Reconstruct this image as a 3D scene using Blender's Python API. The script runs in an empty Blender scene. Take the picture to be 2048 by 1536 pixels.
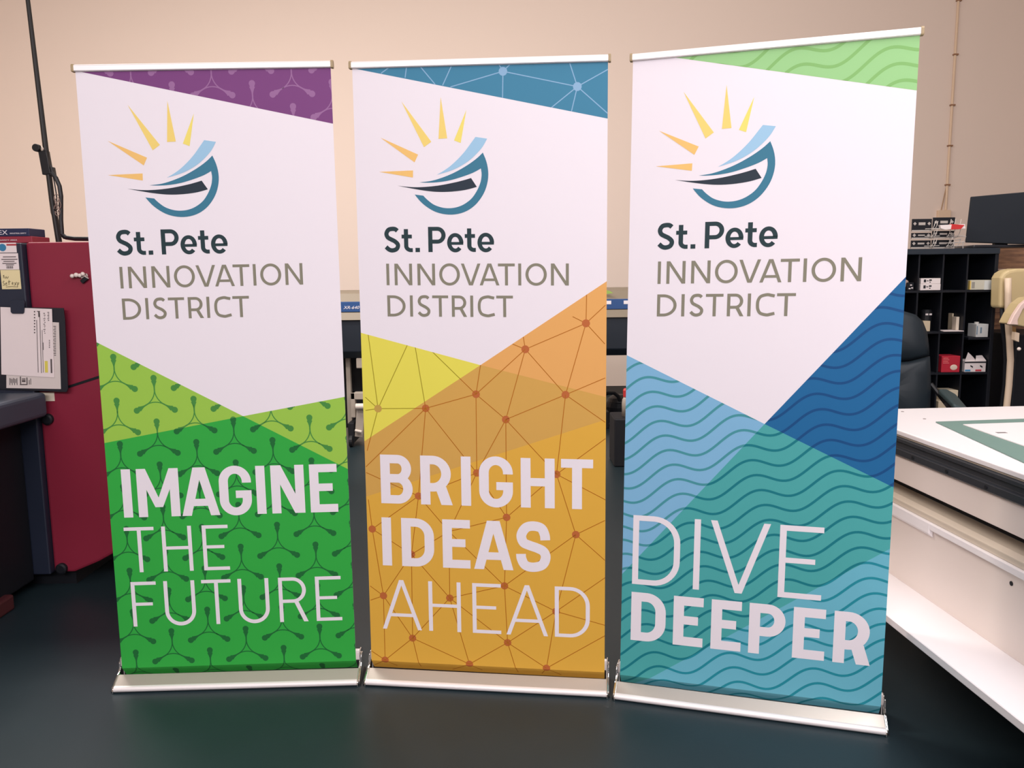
import bpy, bmesh, math, random
from mathutils import Vector, Matrix

S = bpy.context.scene
COL = S.collection
random.seed(7)

# ------------------------------------------------------------------ camera
cd = bpy.data.cameras.new('camera')
cd.sensor_width = 36.0
cd.sensor_fit = 'HORIZONTAL'
cd.lens = 1634.82 / 2048 * 36.0
cd.clip_start = 0.02
cam = bpy.data.objects.new('camera', cd)
COL.objects.link(cam)
cF = Vector((0, 0.991185, -0.132486)); cR = Vector((0.999943, -0.001415, -0.010583)); cU = Vector((0.010677, 0.132478, 0.991128))
CAMZ = 1.4595
cam.matrix_world = Matrix(((cR.x, cU.x, -cF.x, 0), (cR.y, cU.y, -cF.y, 0), (cR.z, cU.z, -cF.z, CAMZ), (0, 0, 0, 1)))
S.camera = cam

# ------------------------------------------------------------------ view, world, lights
S.view_settings.view_transform = 'Standard'
S.view_settings.look = 'None'
S.view_settings.exposure = 0.0
S.view_settings.gamma = 1.0
S.view_settings.use_curve_mapping = False
w = bpy.data.worlds.new('room_air')
w.use_nodes = True
w.node_tree.nodes['Background'].inputs['Color'].default_value = (0.95, 0.88, 0.86, 1)
w.node_tree.nodes['Background'].inputs['Strength'].default_value = 0.12
S.world = w


def lamp(name, loc, sx, sy, power, col=(1, 0.92, 0.9), rot=(0, 0, 0), spread=180):
    l = bpy.data.lights.new(name, 'AREA')
    l.shape = 'RECTANGLE'
    l.size, l.size_y = sx, sy
    l.energy = power
    l.color = col
    l.spread = math.radians(spread)
    o = bpy.data.objects.new(name, l)
    o.location = loc
    o.rotation_euler = rot
    COL.objects.link(o)
    return o


# unseen overhead fluorescents; the tilted lamps are added to brighten what they face
R_ = math.radians
lamp('unseen_lamp', (-0.55, -3.0, 3.5), 6.0, 0.9, 262, (1, 0.93, 0.98), (R_(52), 0, 0))  # added fill from behind the camera, aimed at the banners
lamp('unseen_lamp', (0.4, 0.2, 4.3), 3.6, 0.5, 62, (1, 0.93, 0.96))
lamp('unseen_lamp', (-3.0, 5.3, 5.1), 2.6, 0.8, 230, (1, 0.92, 0.86))
lamp('unseen_lamp', (-0.4, 4.6, 3.6), 8.6, 0.8, 158, (1, 0.9, 0.84), (R_(84), 0, 0))  # added low behind the banners to wash the back wall
lamp('unseen_lamp', (2.2, 1.9, 4.2), 1.6, 2.2, 80, (1, 0.95, 0.96), (R_(24), 0, 0))  # added to brighten the table and the shelf front


# ------------------------------------------------------------------ materials
def lin(c):
    c = c / 255.0
    return c / 12.92 if c <= 0.04045 else ((c + 0.055) / 1.055) ** 2.4


MATS = {}


def mat(name, rgb=None, rough=0.5, metal=0.0, spec=0.5, k=1.0, noise=0.0, nscale=20.0, bump=0.0, bscale=300.0, lrgb=None, rgb2=None, coat=0.0):
    """principled material; rgb is sRGB 0..255 of the thing's own colour, k scales it"""
    if name in MATS:
        return MATS[name]
    m = bpy.data.materials.new(name)
    m.use_nodes = True
    nt = m.node_tree
    b = nt.nodes['Principled BSDF']
    c = lrgb if lrgb else tuple(min(0.95, lin(v) * k) for v in rgb)
    b.inputs['Base Color'].default_value = (*c, 1)
    b.inputs['Roughness'].default_value = rough
    b.inputs['Metallic'].default_value = metal
    b.inputs['Specular IOR Level'].default_value = spec
    b.inputs['Coat Weight'].default_value = coat
    if noise or bump:
        tc = nt.nodes.new('ShaderNodeTexCoord')
    if noise:
        n = nt.nodes.new('ShaderNodeTexNoise')
        n.inputs['Scale'].default_value = nscale
        n.inputs['Detail'].default_value = 6
        r = nt.nodes.new('ShaderNodeValToRGB')
        c2 = tuple(min(0.95, lin(v) * k) for v in rgb2) if rgb2 else tuple(v * (1 - noise) for v in c)
        r.color_ramp.elements[0].color = (*c2, 1)
        r.color_ramp.elements[1].color = (*c, 1)
        r.color_ramp.elements[0].position = 0.3
        r.color_ramp.elements[1].position = 0.65
        nt.links.new(tc.outputs['Object'], n.inputs['Vector'])
        nt.links.new(n.outputs['Fac'], r.inputs['Fac'])
        nt.links.new(r.outputs['Color'], b.inputs['Base Color'])
    if bump:
        n2 = nt.nodes.new('ShaderNodeTexNoise')
        n2.inputs['Scale'].default_value = bscale
        n2.inputs['Detail'].default_value = 3
        bp = nt.nodes.new('ShaderNodeBump')
        bp.inputs['Strength'].default_value = bump
        bp.inputs['Distance'].default_value = 0.002
        nt.links.new(tc.outputs['Object'], n2.inputs['Vector'])
        nt.links.new(n2.outputs['Fac'], bp.inputs['Height'])
        nt.links.new(bp.outputs['Normal'], b.inputs['Normal'])
    MATS[name] = m
    return m


# ------------------------------------------------------------------ mesh helpers
class MB:
    def __init__(s):
        s.v, s.f = [], []

    def add(s, vs, fs):
        n = len(s.v)
        s.v += [tuple(v) for v in vs]
        s.f += [tuple(i + n for i in f) for f in fs]
        return s

    def box(s, x0, x1, y0, y1, z0, z1):
        return s.add([(x0, y0, z0), (x1, y0, z0), (x1, y1, z0), (x0, y1, z0), (x0, y0, z1), (x1, y0, z1), (x1, y1, z1), (x0, y1, z1)],
                     [(3, 2, 1, 0), (4, 5, 6, 7), (0, 1, 5, 4), (1, 2, 6, 5), (2, 3, 7, 6), (3, 0, 4, 7)])

    def obox(s, c, ax, ay, az, dx, dy, dz):
        """box with own axes, half sizes dx dy dz"""
        c, ax, ay, az = Vector(c), Vector(ax), Vector(ay), Vector(az)
        P = [c + ax * (i * dx) + ay * (j * dy) + az * (k * dz) for k in (-1, 1) for (i, j) in ((-1, -1), (1, -1), (1, 1), (-1, 1))]
        return s.add(P, [(3, 2, 1, 0), (4, 5, 6, 7), (0, 1, 5, 4), (1, 2, 6, 5), (2, 3, 7, 6), (3, 0, 4, 7)])

    def prism(s, pts, vec):
        """closed polygon of 3-D points swept along vec"""
        n = len(pts)
        vec = Vector(vec)
        P = [Vector(p) for p in pts]
        return s.add(P + [p + vec for p in P], [tuple(range(n - 1, -1, -1)), tuple(range(n, 2 * n))] + [(i, (i + 1) % n, (i + 1) % n + n, i + n) for i in range(n)])

    def tube(s, pts, r, n=10, caps=True):
        pts = [Vector(p) for p in pts]
        rs = r if isinstance(r, (list, tuple)) else [r] * len(pts)
        base = len(s.v)
        t0 = (pts[1] - pts[0]).normalized()
        a = Vector((0, 0, 1)) if abs(t0.z) < 0.9 else Vector((1, 0, 0))
        u = t0.cross(a).normalized()
        V = []
        for i, p in enumerate(pts):
            t = (pts[min(i + 1, len(pts) - 1)] - pts[max(i - 1, 0)]).normalized()
            u = (u - t * u.dot(t)).normalized()
            w_ = t.cross(u)
            for k in range(n):
                an = 2 * math.pi * k / n
                V.append(p + (u * math.cos(an) + w_ * math.sin(an)) * rs[i])
        F = []
        for i in range(len(pts) - 1):
            for k in range(n):
                F.append((i * n + k, i * n + (k + 1) % n, (i + 1) * n + (k + 1) % n, (i + 1) * n + k))
        if caps:
            F.append(tuple(range(n - 1, -1, -1)))
            F.append(tuple(range((len(pts) - 1) * n, len(pts) * n)))
        return s.add(V, F)

    def ball(s, c, r, nu=14, nv=8, sc=(1, 1, 1)):
        V, F = [], []
        c = Vector(c)
        for j in range(nv + 1):
            th = math.pi * j / nv
            for i in range(nu):
                ph = 2 * math.pi * i / nu
                V.append(c + Vector((r * sc[0] * math.sin(th) * math.cos(ph), r * sc[1] * math.sin(th) * math.sin(ph), r * sc[2] * math.cos(th))))
        for j in range(nv):
            for i in range(nu):
                F.append((j * nu + i, (j + 1) * nu + i, (j + 1) * nu + (i + 1) % nu, j * nu + (i + 1) % nu))
        return s.add(V, F)

    def build(s, name, m, parent=None, bevel=0.0, seg=2, smooth=False, sub=0):
        me = bpy.data.meshes.new(name)
        me.from_pydata(s.v, [], s.f)
        me.validate()
        bm = bmesh.new()
        bm.from_mesh(me)
        bmesh.ops.recalc_face_normals(bm, faces=bm.faces)
        bm.to_mesh(me)
        bm.free()
        me.materials.append(m)
        o = bpy.data.objects.new(name, me)
        COL.objects.link(o)
        if parent:
            o.parent = parent
        if bevel:
            b = o.modifiers.new('bevel', 'BEVEL')
            b.width = bevel
            b.segments = seg
            b.limit_method = 'ANGLE'
            b.angle_limit = math.radians(35)
        if sub:
            d = o.modifiers.new('sub', 'SUBSURF')
            d.levels = d.render_levels = sub
        if smooth or sub:
            for p in me.polygons:
                p.use_smooth = True
        return o


def tag(o, label, cat, group=None, kind=None):
    o['label'] = label
    o['category'] = cat
    if group:
        o['group'] = group
    if kind:
        o['kind'] = kind
    return o


def thing(name, label, cat, loc=(0, 0, 0), rz=0.0, group=None):
    o = bpy.data.objects.new(name, None)
    o.empty_display_size = 0.1
    COL.objects.link(o)
    o.location = loc
    o.rotation_euler = (0, 0, rz)
    return tag(o, label, cat, group)


def struct(name, mb, m, label=None, **kw):
    o = mb.build(name, m, **kw)
    o['kind'] = 'structure'
    if label:
        o['label'] = label
    return o


def ray(px, py):
    return cF + cR * ((px - 1024) / 1634.82) + cU * ((768 - py) / 1634.82)


def at(px, py, Y):
    """survey: the point of the room that lies at distance Y from the camera wall on this line of sight"""
    d = ray(px, py)
    return Vector((0, 0, CAMZ)) + d * (Y / d.y)


def onz(px, py, z):
    d = ray(px, py)
    return Vector((0, 0, CAMZ)) + d * ((z - CAMZ) / d.z)


def letters(txt, height, m, parent, loc, rot, name='lettering', shear=0.0, ext=0.0006, align='LEFT', width=None):
    """small lettering as a thin mesh; loc/rot in the parent's frame"""
    c = bpy.data.curves.new(name, 'FONT')
    c.body = txt
    c.size = height / 0.73
    c.extrude = ext
    c.shear = shear
    c.align_x = align
    c.resolution_u = 3
    t = bpy.data.objects.new(name, c)
    me = bpy.data.meshes.new_from_object(t)
    bpy.data.objects.remove(t)
    if width:
        xs = [v.co.x for v in me.vertices]
        k = width / (max(xs) - min(xs))
        for v in me.vertices:
            v.co.x *= k
    me.materials.clear()
    me.materials.append(m)
    o = bpy.data.objects.new(name, me)
    COL.objects.link(o)
    o.parent = parent
    o.location = loc
    o.rotation_euler = rot
    return o


# printed artwork of the three banners, in millimetres on the fabric (0..840 across, 0..2095 up)
ART={}
ART['logo']={"ray1":[[81.5,1760.4],[196.9,1763.6],[195.9,1740.3]],"ray2":[[89.0,1871.9],[215.2,1814.9],[202.5,1789.8]],"ray3":[[163.0,1987.6],[260.7,1855.7],[235.7,1838.6]],"ray4":[[295.0,1998.2],[314.3,1865.8],[285.1,1864.8]],"ray5":[[379.6,1955.7],[359.0,1850.3],[337.0,1858.7]],"sky_u":[[276.6,1748.2],[298.8,1760.2],[321.8,1775.3],[348.4,1798.0],[372.0,1822.3],[392.5,1848.2],[408.5,1868.8]],"sky_l":[[276.6,1748.2],[320.8,1759.8],[353.1,1773.1],[385.8,1792.7],[412.4,1815.4],[432.7,1838.2],[447.1,1862.6]],"blade_u":[[217.7,1724.4],[255.7,1728.3],[294.2,1738.5],[336.2,1754.8],[378.6,1777.3],[411.4,1799.4],[432.4,1818.2]],"blade_l":[[217.7,1724.4],[239.6,1723.0],[277.5,1723.9],[318.8,1729.4],[360.5,1740.4],[399.1,1753.7],[425.2,1767.2]],"bow_o":[[432.4,1818.2],[442.5,1793.2],[448.3,1768.3],[449.6,1743.4],[445.9,1718.6],[437.5,1693.8],[424.0,1670.6],[405.3,1649.0],[382.1,1632.2],[356.1,1621.7],[327.3,1617.3],[298.9,1619.1],[270.9,1626.5],[246.5,1639.5],[225.5,1655.6],[210.8,1671.5],[200.7,1684.5]],"bow_i":[[425.2,1767.2],[426.1,1761.0],[427.2,1753.2],[427.3,1745.4],[424.6,1726.8],[417.8,1708.2],[407.8,1689.7],[394.0,1671.2],[377.3,1657.4],[356.0,1645.9],[331.9,1639.5],[306.5,1638.7],[284.7,1642.9],[264.6,1650.8],[249.6,1661.4],[237.7,1671.9],[229.8,1680.5]],"navy_u":[[143.0,1714.0],[191.4,1709.0],[235.5,1709.1],[286.2,1713.8],[334.1,1722.2],[362.9,1728.5],[391.8,1736.4]],"navy_l":[[143.0,1714.0],[191.1,1704.6],[234.7,1697.0],[278.5,1692.4],[325.9,1692.8],[373.6,1698.1],[410.8,1707.4]]}
ART['pete']=[["S",91.7,1579.3,146.7,1492.2],["t",152.0,1570.4,189.5,1492.8],[".",198.7,1507.6,214.0,1493.7],["P",243.1,1577.3,302.6,1493.5],["e",307.4,1556.3,362.7,1492.1],["t",367.6,1571.4,404.4,1493.2],["e",410.2,1556.8,466.2,1492.6]]
ART['innovation']=[["I",95.6,1453.2,106.5,1380.0],["N",124.4,1453.4,185.2,1380.6],["N",203.4,1453.3,264.1,1380.7],["O",278.3,1454.7,348.9,1380.4],["V",352.9,1454.2,419.1,1381.4],["A",415.9,1454.9,482.7,1381.9],["T",478.2,1455.7,534.9,1382.8],["I",546.1,1455.8,556.6,1383.2],["O",570.5,1457.4,641.8,1382.1],["N",655.5,1456.9,715.0,1384.5]]
ART['district']=[["D",96.4,1346.4,159.7,1274.1],["I",174.6,1346.6,185.6,1274.2],["S",201.1,1348.4,245.8,1273.7],["T",252.4,1347.3,307.3,1275.4],["R",319.4,1347.5,371.3,1275.7],["I",382.3,1348.1,393.1,1275.8],["C",408.1,1349.4,467.3,1275.0],["T",471.3,1349.0,527.7,1276.8]]
ART['b1']=[[["I",48.9,755.1,80.6,582.9],["M",100.9,755.4,246.5,580.4],["A",252.7,754.0,385.3,580.0],["G",386.3,756.6,498.9,577.6],["I",516.0,752.2,548.2,579.9],["N",568.3,751.6,684.6,579.1],["E",703.8,751.5,800.6,578.1]],[["T",43.4,545.4,147.9,381.3],["H",174.5,544.3,279.2,379.2],["E",316.4,542.9,407.7,378.0]],[["F",52.9,345.1,141.7,181.0],["U",168.4,345.6,277.9,177.5],["T",302.3,345.7,406.3,178.9],["U",430.6,344.9,540.2,177.0],["R",574.7,342.8,676.7,178.6],["E",705.8,343.4,797.6,177.1]]]
ART['b2']=[[["B",54.4,786.2,168.3,612.0],["R",197.1,789.7,309.9,612.4],["I",340.9,791.0,374.9,614.0],["G",403.9,794.3,521.8,613.2],["H",549.3,792.5,666.2,616.9],["T",688.0,792.9,797.5,617.5]],[["I",53.0,560.4,86.9,383.3],["D",123.5,561.9,240.3,387.1],["E",270.8,564.5,369.2,386.3],["A",382.1,564.6,521.1,386.9],["S",531.0,568.6,651.3,385.3]],[["A",46.1,330.4,189.6,145.3],["H",215.7,334.2,332.1,147.6],["E",373.7,333.5,475.7,147.7],["A",494.1,333.1,641.7,148.0],["D",665.5,334.9,787.8,150.7]]]
ART['b3']=[[["D",34.5,603.1,193.9,358.6],["I",238.5,600.7,260.5,358.4],["V",291.7,599.3,482.2,355.4],["E",510.9,596.0,644.9,355.5]],[["D",34.0,331.4,152.2,159.3],["E",177.9,329.9,276.9,156.1],["E",303.1,329.9,400.9,155.4],["P",425.2,327.0,539.7,156.9],["E",563.8,327.0,662.5,154.7],["R",688.1,326.4,800.4,152.8]]]
ART['r1']={"purple":[[20.1,2094.7],[840.0,2095.0],[840.4,1915.0]],"ll":[[8.7,1200.5],[484.6,931.0],[8.8,848.6]],"lr":[[484.6,931.0],[841.6,990.2],[842.4,733.4]],"g":[[8.8,848.6],[484.6,931.0],[842.4,733.4],[840.0,0.0],[-0.0,-0.0]]}
ART['r2']={"blue":[[12.7,2094.7],[840.0,2095.0],[839.3,1919.0]],"yel":[[10.6,1218.3],[414.5,1110.9],[9.0,836.5]],"org":[[836.4,1396.0],[834.7,1007.1],[414.5,1110.9]],"tan":[[414.5,1110.9],[834.5,1007.1],[834.9,930.3],[5.8,636.5],[9.0,836.5]],"amb":[[834.9,930.3],[5.8,636.5]]}
ART['r3']={"grn":[[136.4,2094.6],[840.0,2095.0],[840.3,1938.9]],"dk":[[840.0,1393.4],[449.3,928.5],[840.0,742.4]],"lb":[[-0.1,1146.0],[449.3,928.5],[0.1,388.5]],"teal":[[449.3,928.5],[839.7,742.4],[839.9,545.9],[46.9,-0.3],[0.0,-0.0],[0.1,388.5]],"low":[[839.9,545.9],[840.0,0.0],[46.9,-0.3]]}
ART['nodes']={"a":[52.6,953.7],"b":[221.1,957.7],"c":[397.6,1010.0],"d":[568.2,1166.8],"e":[772.0,1256.1],"f":[499.4,923.7],"g":[703.7,1013.1],"h":[396.3,733.1],"i":[672.8,735.8],"j":[188.5,644.3],"k":[498.7,577.1],"l":[18.3,518.5],"m":[158.0,430.4],"n":[738.9,523.4],"o":[51.7,271.8],"p":[292.7,273.8],"q":[488.7,327.4],"r":[669.9,241.3],"s":[154.2,116.6],"t":[497.8,117.0],"u":[50.6,27.8],"v":[359.5,28.8],"w":[635.5,28.3],"x":[294.4,518.9]}
ART['stubs']=[[52.6,953.7,25.7,1213.4],[52.6,953.7,162.2,1177.3],[52.6,953.7,9.2,992.6],[52.6,953.7,8.7,946.8],[52.6,953.7,9.8,805.8],[221.1,957.7,189.6,1170.7],[221.1,957.7,7.0,748.8],[397.6,1010.0,247.6,1156.3],[397.6,1010.0,414.6,1110.9],[568.2,1166.8,561.8,1207.9],[568.2,1166.8,525.8,1183.8],[772.0,1256.1,728.1,1277.9],[772.0,1256.1,773.9,1350.6],[772.0,1256.1,835.0,1315.8],[772.0,1256.1,833.5,1188.9],[703.7,1013.1,834.1,1071.3],[703.7,1013.1,834.9,922.5],[672.8,735.8,835.2,861.9],[672.8,735.8,836.3,652.2],[188.5,644.3,6.2,722.6],[18.3,518.5,7.8,624.3],[738.9,523.4,836.3,576.0],[738.9,523.4,837.0,436.6],[51.7,271.8,5.1,305.7],[51.7,271.8,4.4,253.2],[669.9,241.3,837.4,370.0],[669.9,241.3,838.3,198.9],[154.2,116.6,178.5,3.3],[497.8,117.0,532.0,-0.6],[50.6,27.8,2.3,59.4],[50.6,27.8,5.4,-3.5],[50.6,27.8,89.2,-0.5],[359.5,28.8,294.8,-5.9],[359.5,28.8,401.6,-1.1],[635.5,28.3,838.5,158.6],[635.5,28.3,617.4,-3.6],[635.5,28.3,685.3,-4.9]]
ART['bn']=[[501.6,2074.7],[742.4,2021.2]]
ART['bl']=[[501.6,2074.7,483.5,2105.7],[501.6,2074.7,537.6,2107.3],[501.6,2074.7,328.0,2029.7],[501.6,2074.7,499.5,1991.8],[501.6,2074.7,742.4,2021.2],[742.4,2021.2,715.4,2102.6],[742.4,2021.2,840.2,2072.1],[742.4,2021.2,839.7,1935.5],[742.4,2021.2,659.1,1957.6],[742.4,2021.2,723.6,1944.0],[134.1,2102.7,97.2,2078.8],[184.5,2104.4,177.6,2062.5],[222.4,2104.7,277.5,2039.0],[337.8,2106.5,302.2,2035.3]]

# ------------------------------------------------------------------ the room
WALL_Y = 9.9
m_floor = mat('sealed_floor', (36, 51, 57), rough=0.4, spec=0.36, noise=0.25, nscale=1.3, bump=0.05, bscale=90)
m_wall = mat('painted_wall', (232, 216, 204), rough=0.75, spec=0.25, bump=0.08, bscale=60)
m_ceil = mat('ceiling_board', (225, 220, 212), rough=0.9)
struct('floor', MB().box(-6.5, 7.5, -5, WALL_Y + .15, -.12, 0), m_floor)
struct('wall_back', MB().box(-6.5, 7.5, WALL_Y, WALL_Y + .15, 0, 6), m_wall)
struct('wall_left', MB().box(-6.65, -6.5, -5, WALL_Y + .15, 0, 6), m_wall)
struct('wall_right', MB().box(7.5, 7.65, -5, WALL_Y + .15, 0, 6), m_wall)
struct('wall_front', MB().box(-6.5, 7.5, -5.15, -5, 0, 6), m_wall)
struct('ceiling', MB().box(-6.65, 7.65, -5.15, WALL_Y + .15, 6, 6.12), m_ceil)
struct('baseboard_back', MB().box(-6.5, 7.5, WALL_Y - .015, WALL_Y, 0, .1), mat('baseboard_vinyl', (70, 66, 62), rough=.5))

# ------------------------------------------------------------------ printing on the banners: lettering
def bar(x0, y0, x1, y1):
    return [(x0, y0), (x1, y0), (x1, y1), (x0, y1)]


def lean_bar(xb, yb, xt, yt, hw):
    return [(xb, yb), (xb + hw, yb), (xt + hw, yt), (xt, yt)]


def strip(pts, s, closed=False):
    """quads along a centre line of width s"""
    n = len(pts)
    L, R_ = [], []
    for i, p in enumerate(pts):
        a = pts[(i - 1) % n] if (closed or i > 0) else p
        b = pts[(i + 1) % n] if (closed or i < n - 1) else p
        tx, ty = b[0] - a[0], b[1] - a[1]
        l = math.hypot(tx, ty) or 1
        h = (s if not isinstance(s, (list, tuple)) else s[i]) / 2
        L.append((p[0] - ty / l * h, p[1] + tx / l * h))
        R_.append((p[0] + ty / l * h, p[1] - tx / l * h))
    out = []
    for i in range(n if closed else n - 1):
        j = (i + 1) % n
        out.append([L[i], R_[i], R_[j], L[j]])
    return out


def ring(cx, cy, rx, ry, sx, sy, a0, a1, n=16):
    """band between an outer ellipse and one sx / sy further in; angles in degrees"""
    out = []
    for i in range(n):
        A = [math.radians(a0 + (a1 - a0) * (i + d) / n) for d in (0, 1)]
        o = [(cx + rx * math.cos(a), cy + ry * math.sin(a)) for a in A]
        q = [(cx + (rx - sx) * math.cos(a), cy + (ry - sy) * math.sin(a)) for a in A]
        out.append([o[0], o[1], q[1], q[0]])
    return out


def spline(P, n=7):
    out = []
    Q = [P[0]] + list(P) + [P[-1]]
    for i in range(1, len(Q) - 2):
        p0, p1, p2, p3 = Q[i - 1], Q[i], Q[i + 1], Q[i + 2]
        for k in range(n):
            t = k / n
            out.append(tuple(0.5 * (2 * p1[d] + (p2[d] - p0[d]) * t + (2 * p0[d] - 5 * p1[d] + 4 * p2[d] - p3[d]) * t * t + (3 * p1[d] - p0[d] - 3 * p2[d] + p3[d]) * t ** 3) for d in (0, 1)))
    out.append(tuple(P[-1]))
    return out


def bowl(x0, ya, x1, yb, s, sh, r):
    """top bar, right side and bottom bar of a D-like bowl; r = (rx, ry) of its outer corners"""
    rx, ry = r
    out = [bar(x0, yb - sh, x1 - rx, yb), bar(x0, ya, x1 - rx, ya + sh)]
    out += ring(x1 - rx, yb - ry, rx, ry, s, sh, 90, 0, 10)
    out += ring(x1 - rx, ya + ry, rx, ry, s, sh, 0, -90, 10)
    if yb - ya - 2 * ry > 0.5:
        out.append(bar(x1 - s, ya + ry, x1, yb - ry))
    return out


def glyph(ch, x0, y0, x1, y1, s, style):
    w_, h = x1 - x0, y1 - y0
    cx, cy = (x0 + x1) / 2, (y0 + y1) / 2
    sh = s * (0.92 if style != 'din' else 0.9)
    bold = s / h > 0.13
    P = []
    if ch == 'I':
        P = [bar(cx - s / 2, y0, cx + s / 2, y1)]
    elif ch == 'T':
        P = [bar(x0, y1 - sh, x1, y1), bar(cx - s / 2, y0, cx + s / 2, y1 - sh)]
    elif ch == 'H':
        c_ = y0 + h * 0.52
        P = [bar(x0, y0, x0 + s, y1), bar(x1 - s, y0, x1, y1), bar(x0 + s, c_ - sh * .47, x1 - s, c_ + sh * .47)]
    elif ch in 'EF':
        c_ = y0 + h * (0.52 if ch == 'E' else 0.50)
        P = [bar(x0, y0, x0 + s, y1), bar(x0 + s, y1 - sh, x1, y1), bar(x0 + s, c_ - sh * .47, x1 - w_ * (.17 if ch == 'E' else .17), c_ + sh * .47)]
        if ch == 'E':
            P.append(bar(x0 + s, y0, x1, y0 + sh))
    elif ch == 'N':
        d = s * (1.12 if bold else 1.05)
        P = [bar(x0, y0, x0 + s, y1), bar(x1 - s, y0, x1, y1), [(x0, y1), (x1 - d, y0), (x1, y0), (x0 + d, y1)]]
    elif ch == 'M':
        g, vy = s * .42, y0 + h * .2
        P = [bar(x0, y0, x0 + s, y1), bar(x1 - s, y0, x1, y1),
             [(x0, y1), (cx - g, vy), (cx + g, vy), (x0 + s, y1)], [(x1 - s, y1), (cx - g, vy), (cx + g, vy), (x1, y1)]]
    elif ch in 'AV':
        t = s * (.66 if bold else .55)
        hs = s * (1.02 if bold else 1.04)
        yi = y0 + (cx - x0 - hs) * h / (cx - t - x0)
        P = [[(x0, y0), (x0 + hs, y0), (cx, yi), (cx, y1), (cx - t, y1)], [(x1, y0), (x1 - hs, y0), (cx, yi), (cx, y1), (cx + t, y1)]]
        if ch == 'A':
            yb = y0 + h * (.20 if bold else .26)
            yt = yb + sh * (.9 if bold else .95)
            k = (cx - t - x0) / h
            o_ = hs * .6
            P.append([(x0 + k * (yb - y0) + o_, yb), (x1 - k * (yb - y0) - o_, yb), (x1 - k * (yt - y0) - o_, yt), (x0 + k * (yt - y0) + o_, yt)])
        else:
            P = [[(x, y0 + y1 - y) for x, y in q] for q in P]
    elif ch == 'O':
        P = ring(cx, cy, w_ / 2, h / 2, s, sh, 0, 360, 40)
    elif ch == 'C':
        e = s / 2
        P = strip(spline([(x1 - .05 * w_, y0 + .875 * h), (x1 - .22 * w_, y1 - e - .03 * h), (cx + .06 * w_, y1 - e), (x0 + .25 * w_, y1 - e - .07 * h), (x0 + e + .03 * w_, y0 + .7 * h), (x0 + e, cy), (x0 + e + .03 * w_, y0 + .3 * h), (x0 + .25 * w_, y0 + e + .07 * h), (cx + .06 * w_, y0 + e), (x1 - .22 * w_, y0 + e + .03 * h), (x1 - .03 * w_, y0 + .135 * h)]), s * .97)
    elif ch == 'S':
        e = s / 2
        if style == 'din':
            N = [(.985, .665), (.96, .8), (.82, .955), (.5, 1.0), (.2, .95), (.02, .77), (.1, .6), (.32, .535), (.68, .465), (.92, .385), (1.0, .24), (.86, .065), (.5, 0), (.17, .045), (.02, .2), (.0, .315)]
        else:
            N = [(.955, .905), (.78, .985), (.5, 1.0), (.2, .95), (.03, .78), (.13, .61), (.42, .51), (.7, .43), (.95, .3), (.97, .17), (.82, .05), (.5, 0), (.22, .04), (-.03, .165)]
        P = strip(spline([(x0 + e + (w_ - s) * a, y0 + e + (h - s) * b) for a, b in N]), s)
    elif ch == 'D':
        r = (.56 * w_, (.56 * w_ if .56 * w_ < h * .5 else h * .5)) if style == 'din' else (.68 * w_, h / 2)
        P = [bar(x0, y0, x0 + s, y1)] + bowl(x0 + s, y0, x1, y1, s, sh, r)
    elif ch in 'PR':
        yb = y0 + h * (.36 if ch == 'P' and style == 'din' else .335 if style != 'din' else .35) if bold else y0 + h * .43
        if ch == 'R' and bold and style == 'din':
            yb = y0 + h * .27
        rr = (y1 - yb) / 2
        xr = x1 - (w_ * .045 if ch == 'R' else 0)
        P = [bar(x0, y0, x0 + s, y1)] + bowl(x0 + s, yb, xr, y1, s, sh, (min(rr, .6 * w_), rr))
        if ch == 'R':
            hw = s * 1.18
            P.append(lean_bar(x1 - hw, y0, cx - hw * (.15 if bold else -.05), yb + sh * .6, hw))
    elif ch == 'B':
        ym = y0 + h * .52
        r1, r2 = (y1 - ym + sh / 2) / 2, (ym + sh / 2 - y0) / 2
        P = [bar(x0, y0, x0 + s, y1)] + bowl(x0 + s, ym - sh / 2, x1 - w_ * .035, y1, s, sh, (r1 * .98, r1)) + bowl(x0 + s, y0, x1, ym + sh / 2, s, sh, (r2 * .98, r2))
    elif ch == 'U':
        r = w_ / 2
        P = [bar(x0, y0 + r, x0 + s, y1), bar(x1 - s, y0 + r, x1, y1)] + ring(cx, y0 + r, r, r, s, s, 180, 360, 22)
    elif ch == 'G':
        r = w_ / 2
        P = [bar(x0, y0 + r, x0 + s, y1 - r)] + ring(cx, y1 - r, r, r, s, sh, 180, 0, 20) + ring(cx, y0 + r, r, r, s, sh, 180, 360, 20)
        P += [bar(x1 - s, y0 + r, x1, y0 + h * .5), bar(cx + w_ * .01, y0 + h * .5 - sh * .93, x1 - s, y0 + h * .5)]
        P += [bar(x1 - s, y0 + h * .655, x1, y1 - r)] if y1 - r > y0 + h * .655 else []
    elif ch == '.':
        P = [bar(x0, y0, x1, y1)]
    elif ch == 't':
        xs = x0 + w_ * .215
        yc = y0 + h * .76
        P = [bar(xs, y0 + h * .27, xs + s, y1), bar(x0, yc - sh * .95, x1 - w_ * .06, yc), ]
        P += ring(xs + w_ * .62, y0 + h * .27, w_ * .62, h * .27, s, sh, 180, 262, 10)
        P += [bar(xs + w_ * .5, y0, x1, y0 + sh)]
    elif ch == 'e':
        P = ring(cx, cy, w_ / 2, h / 2, s, sh * .95, -2, 318, 34) + [bar(x0 + s * .6, cy - sh * .52, x1 - s * .04, cy + sh * .18)]
    return P


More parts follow.
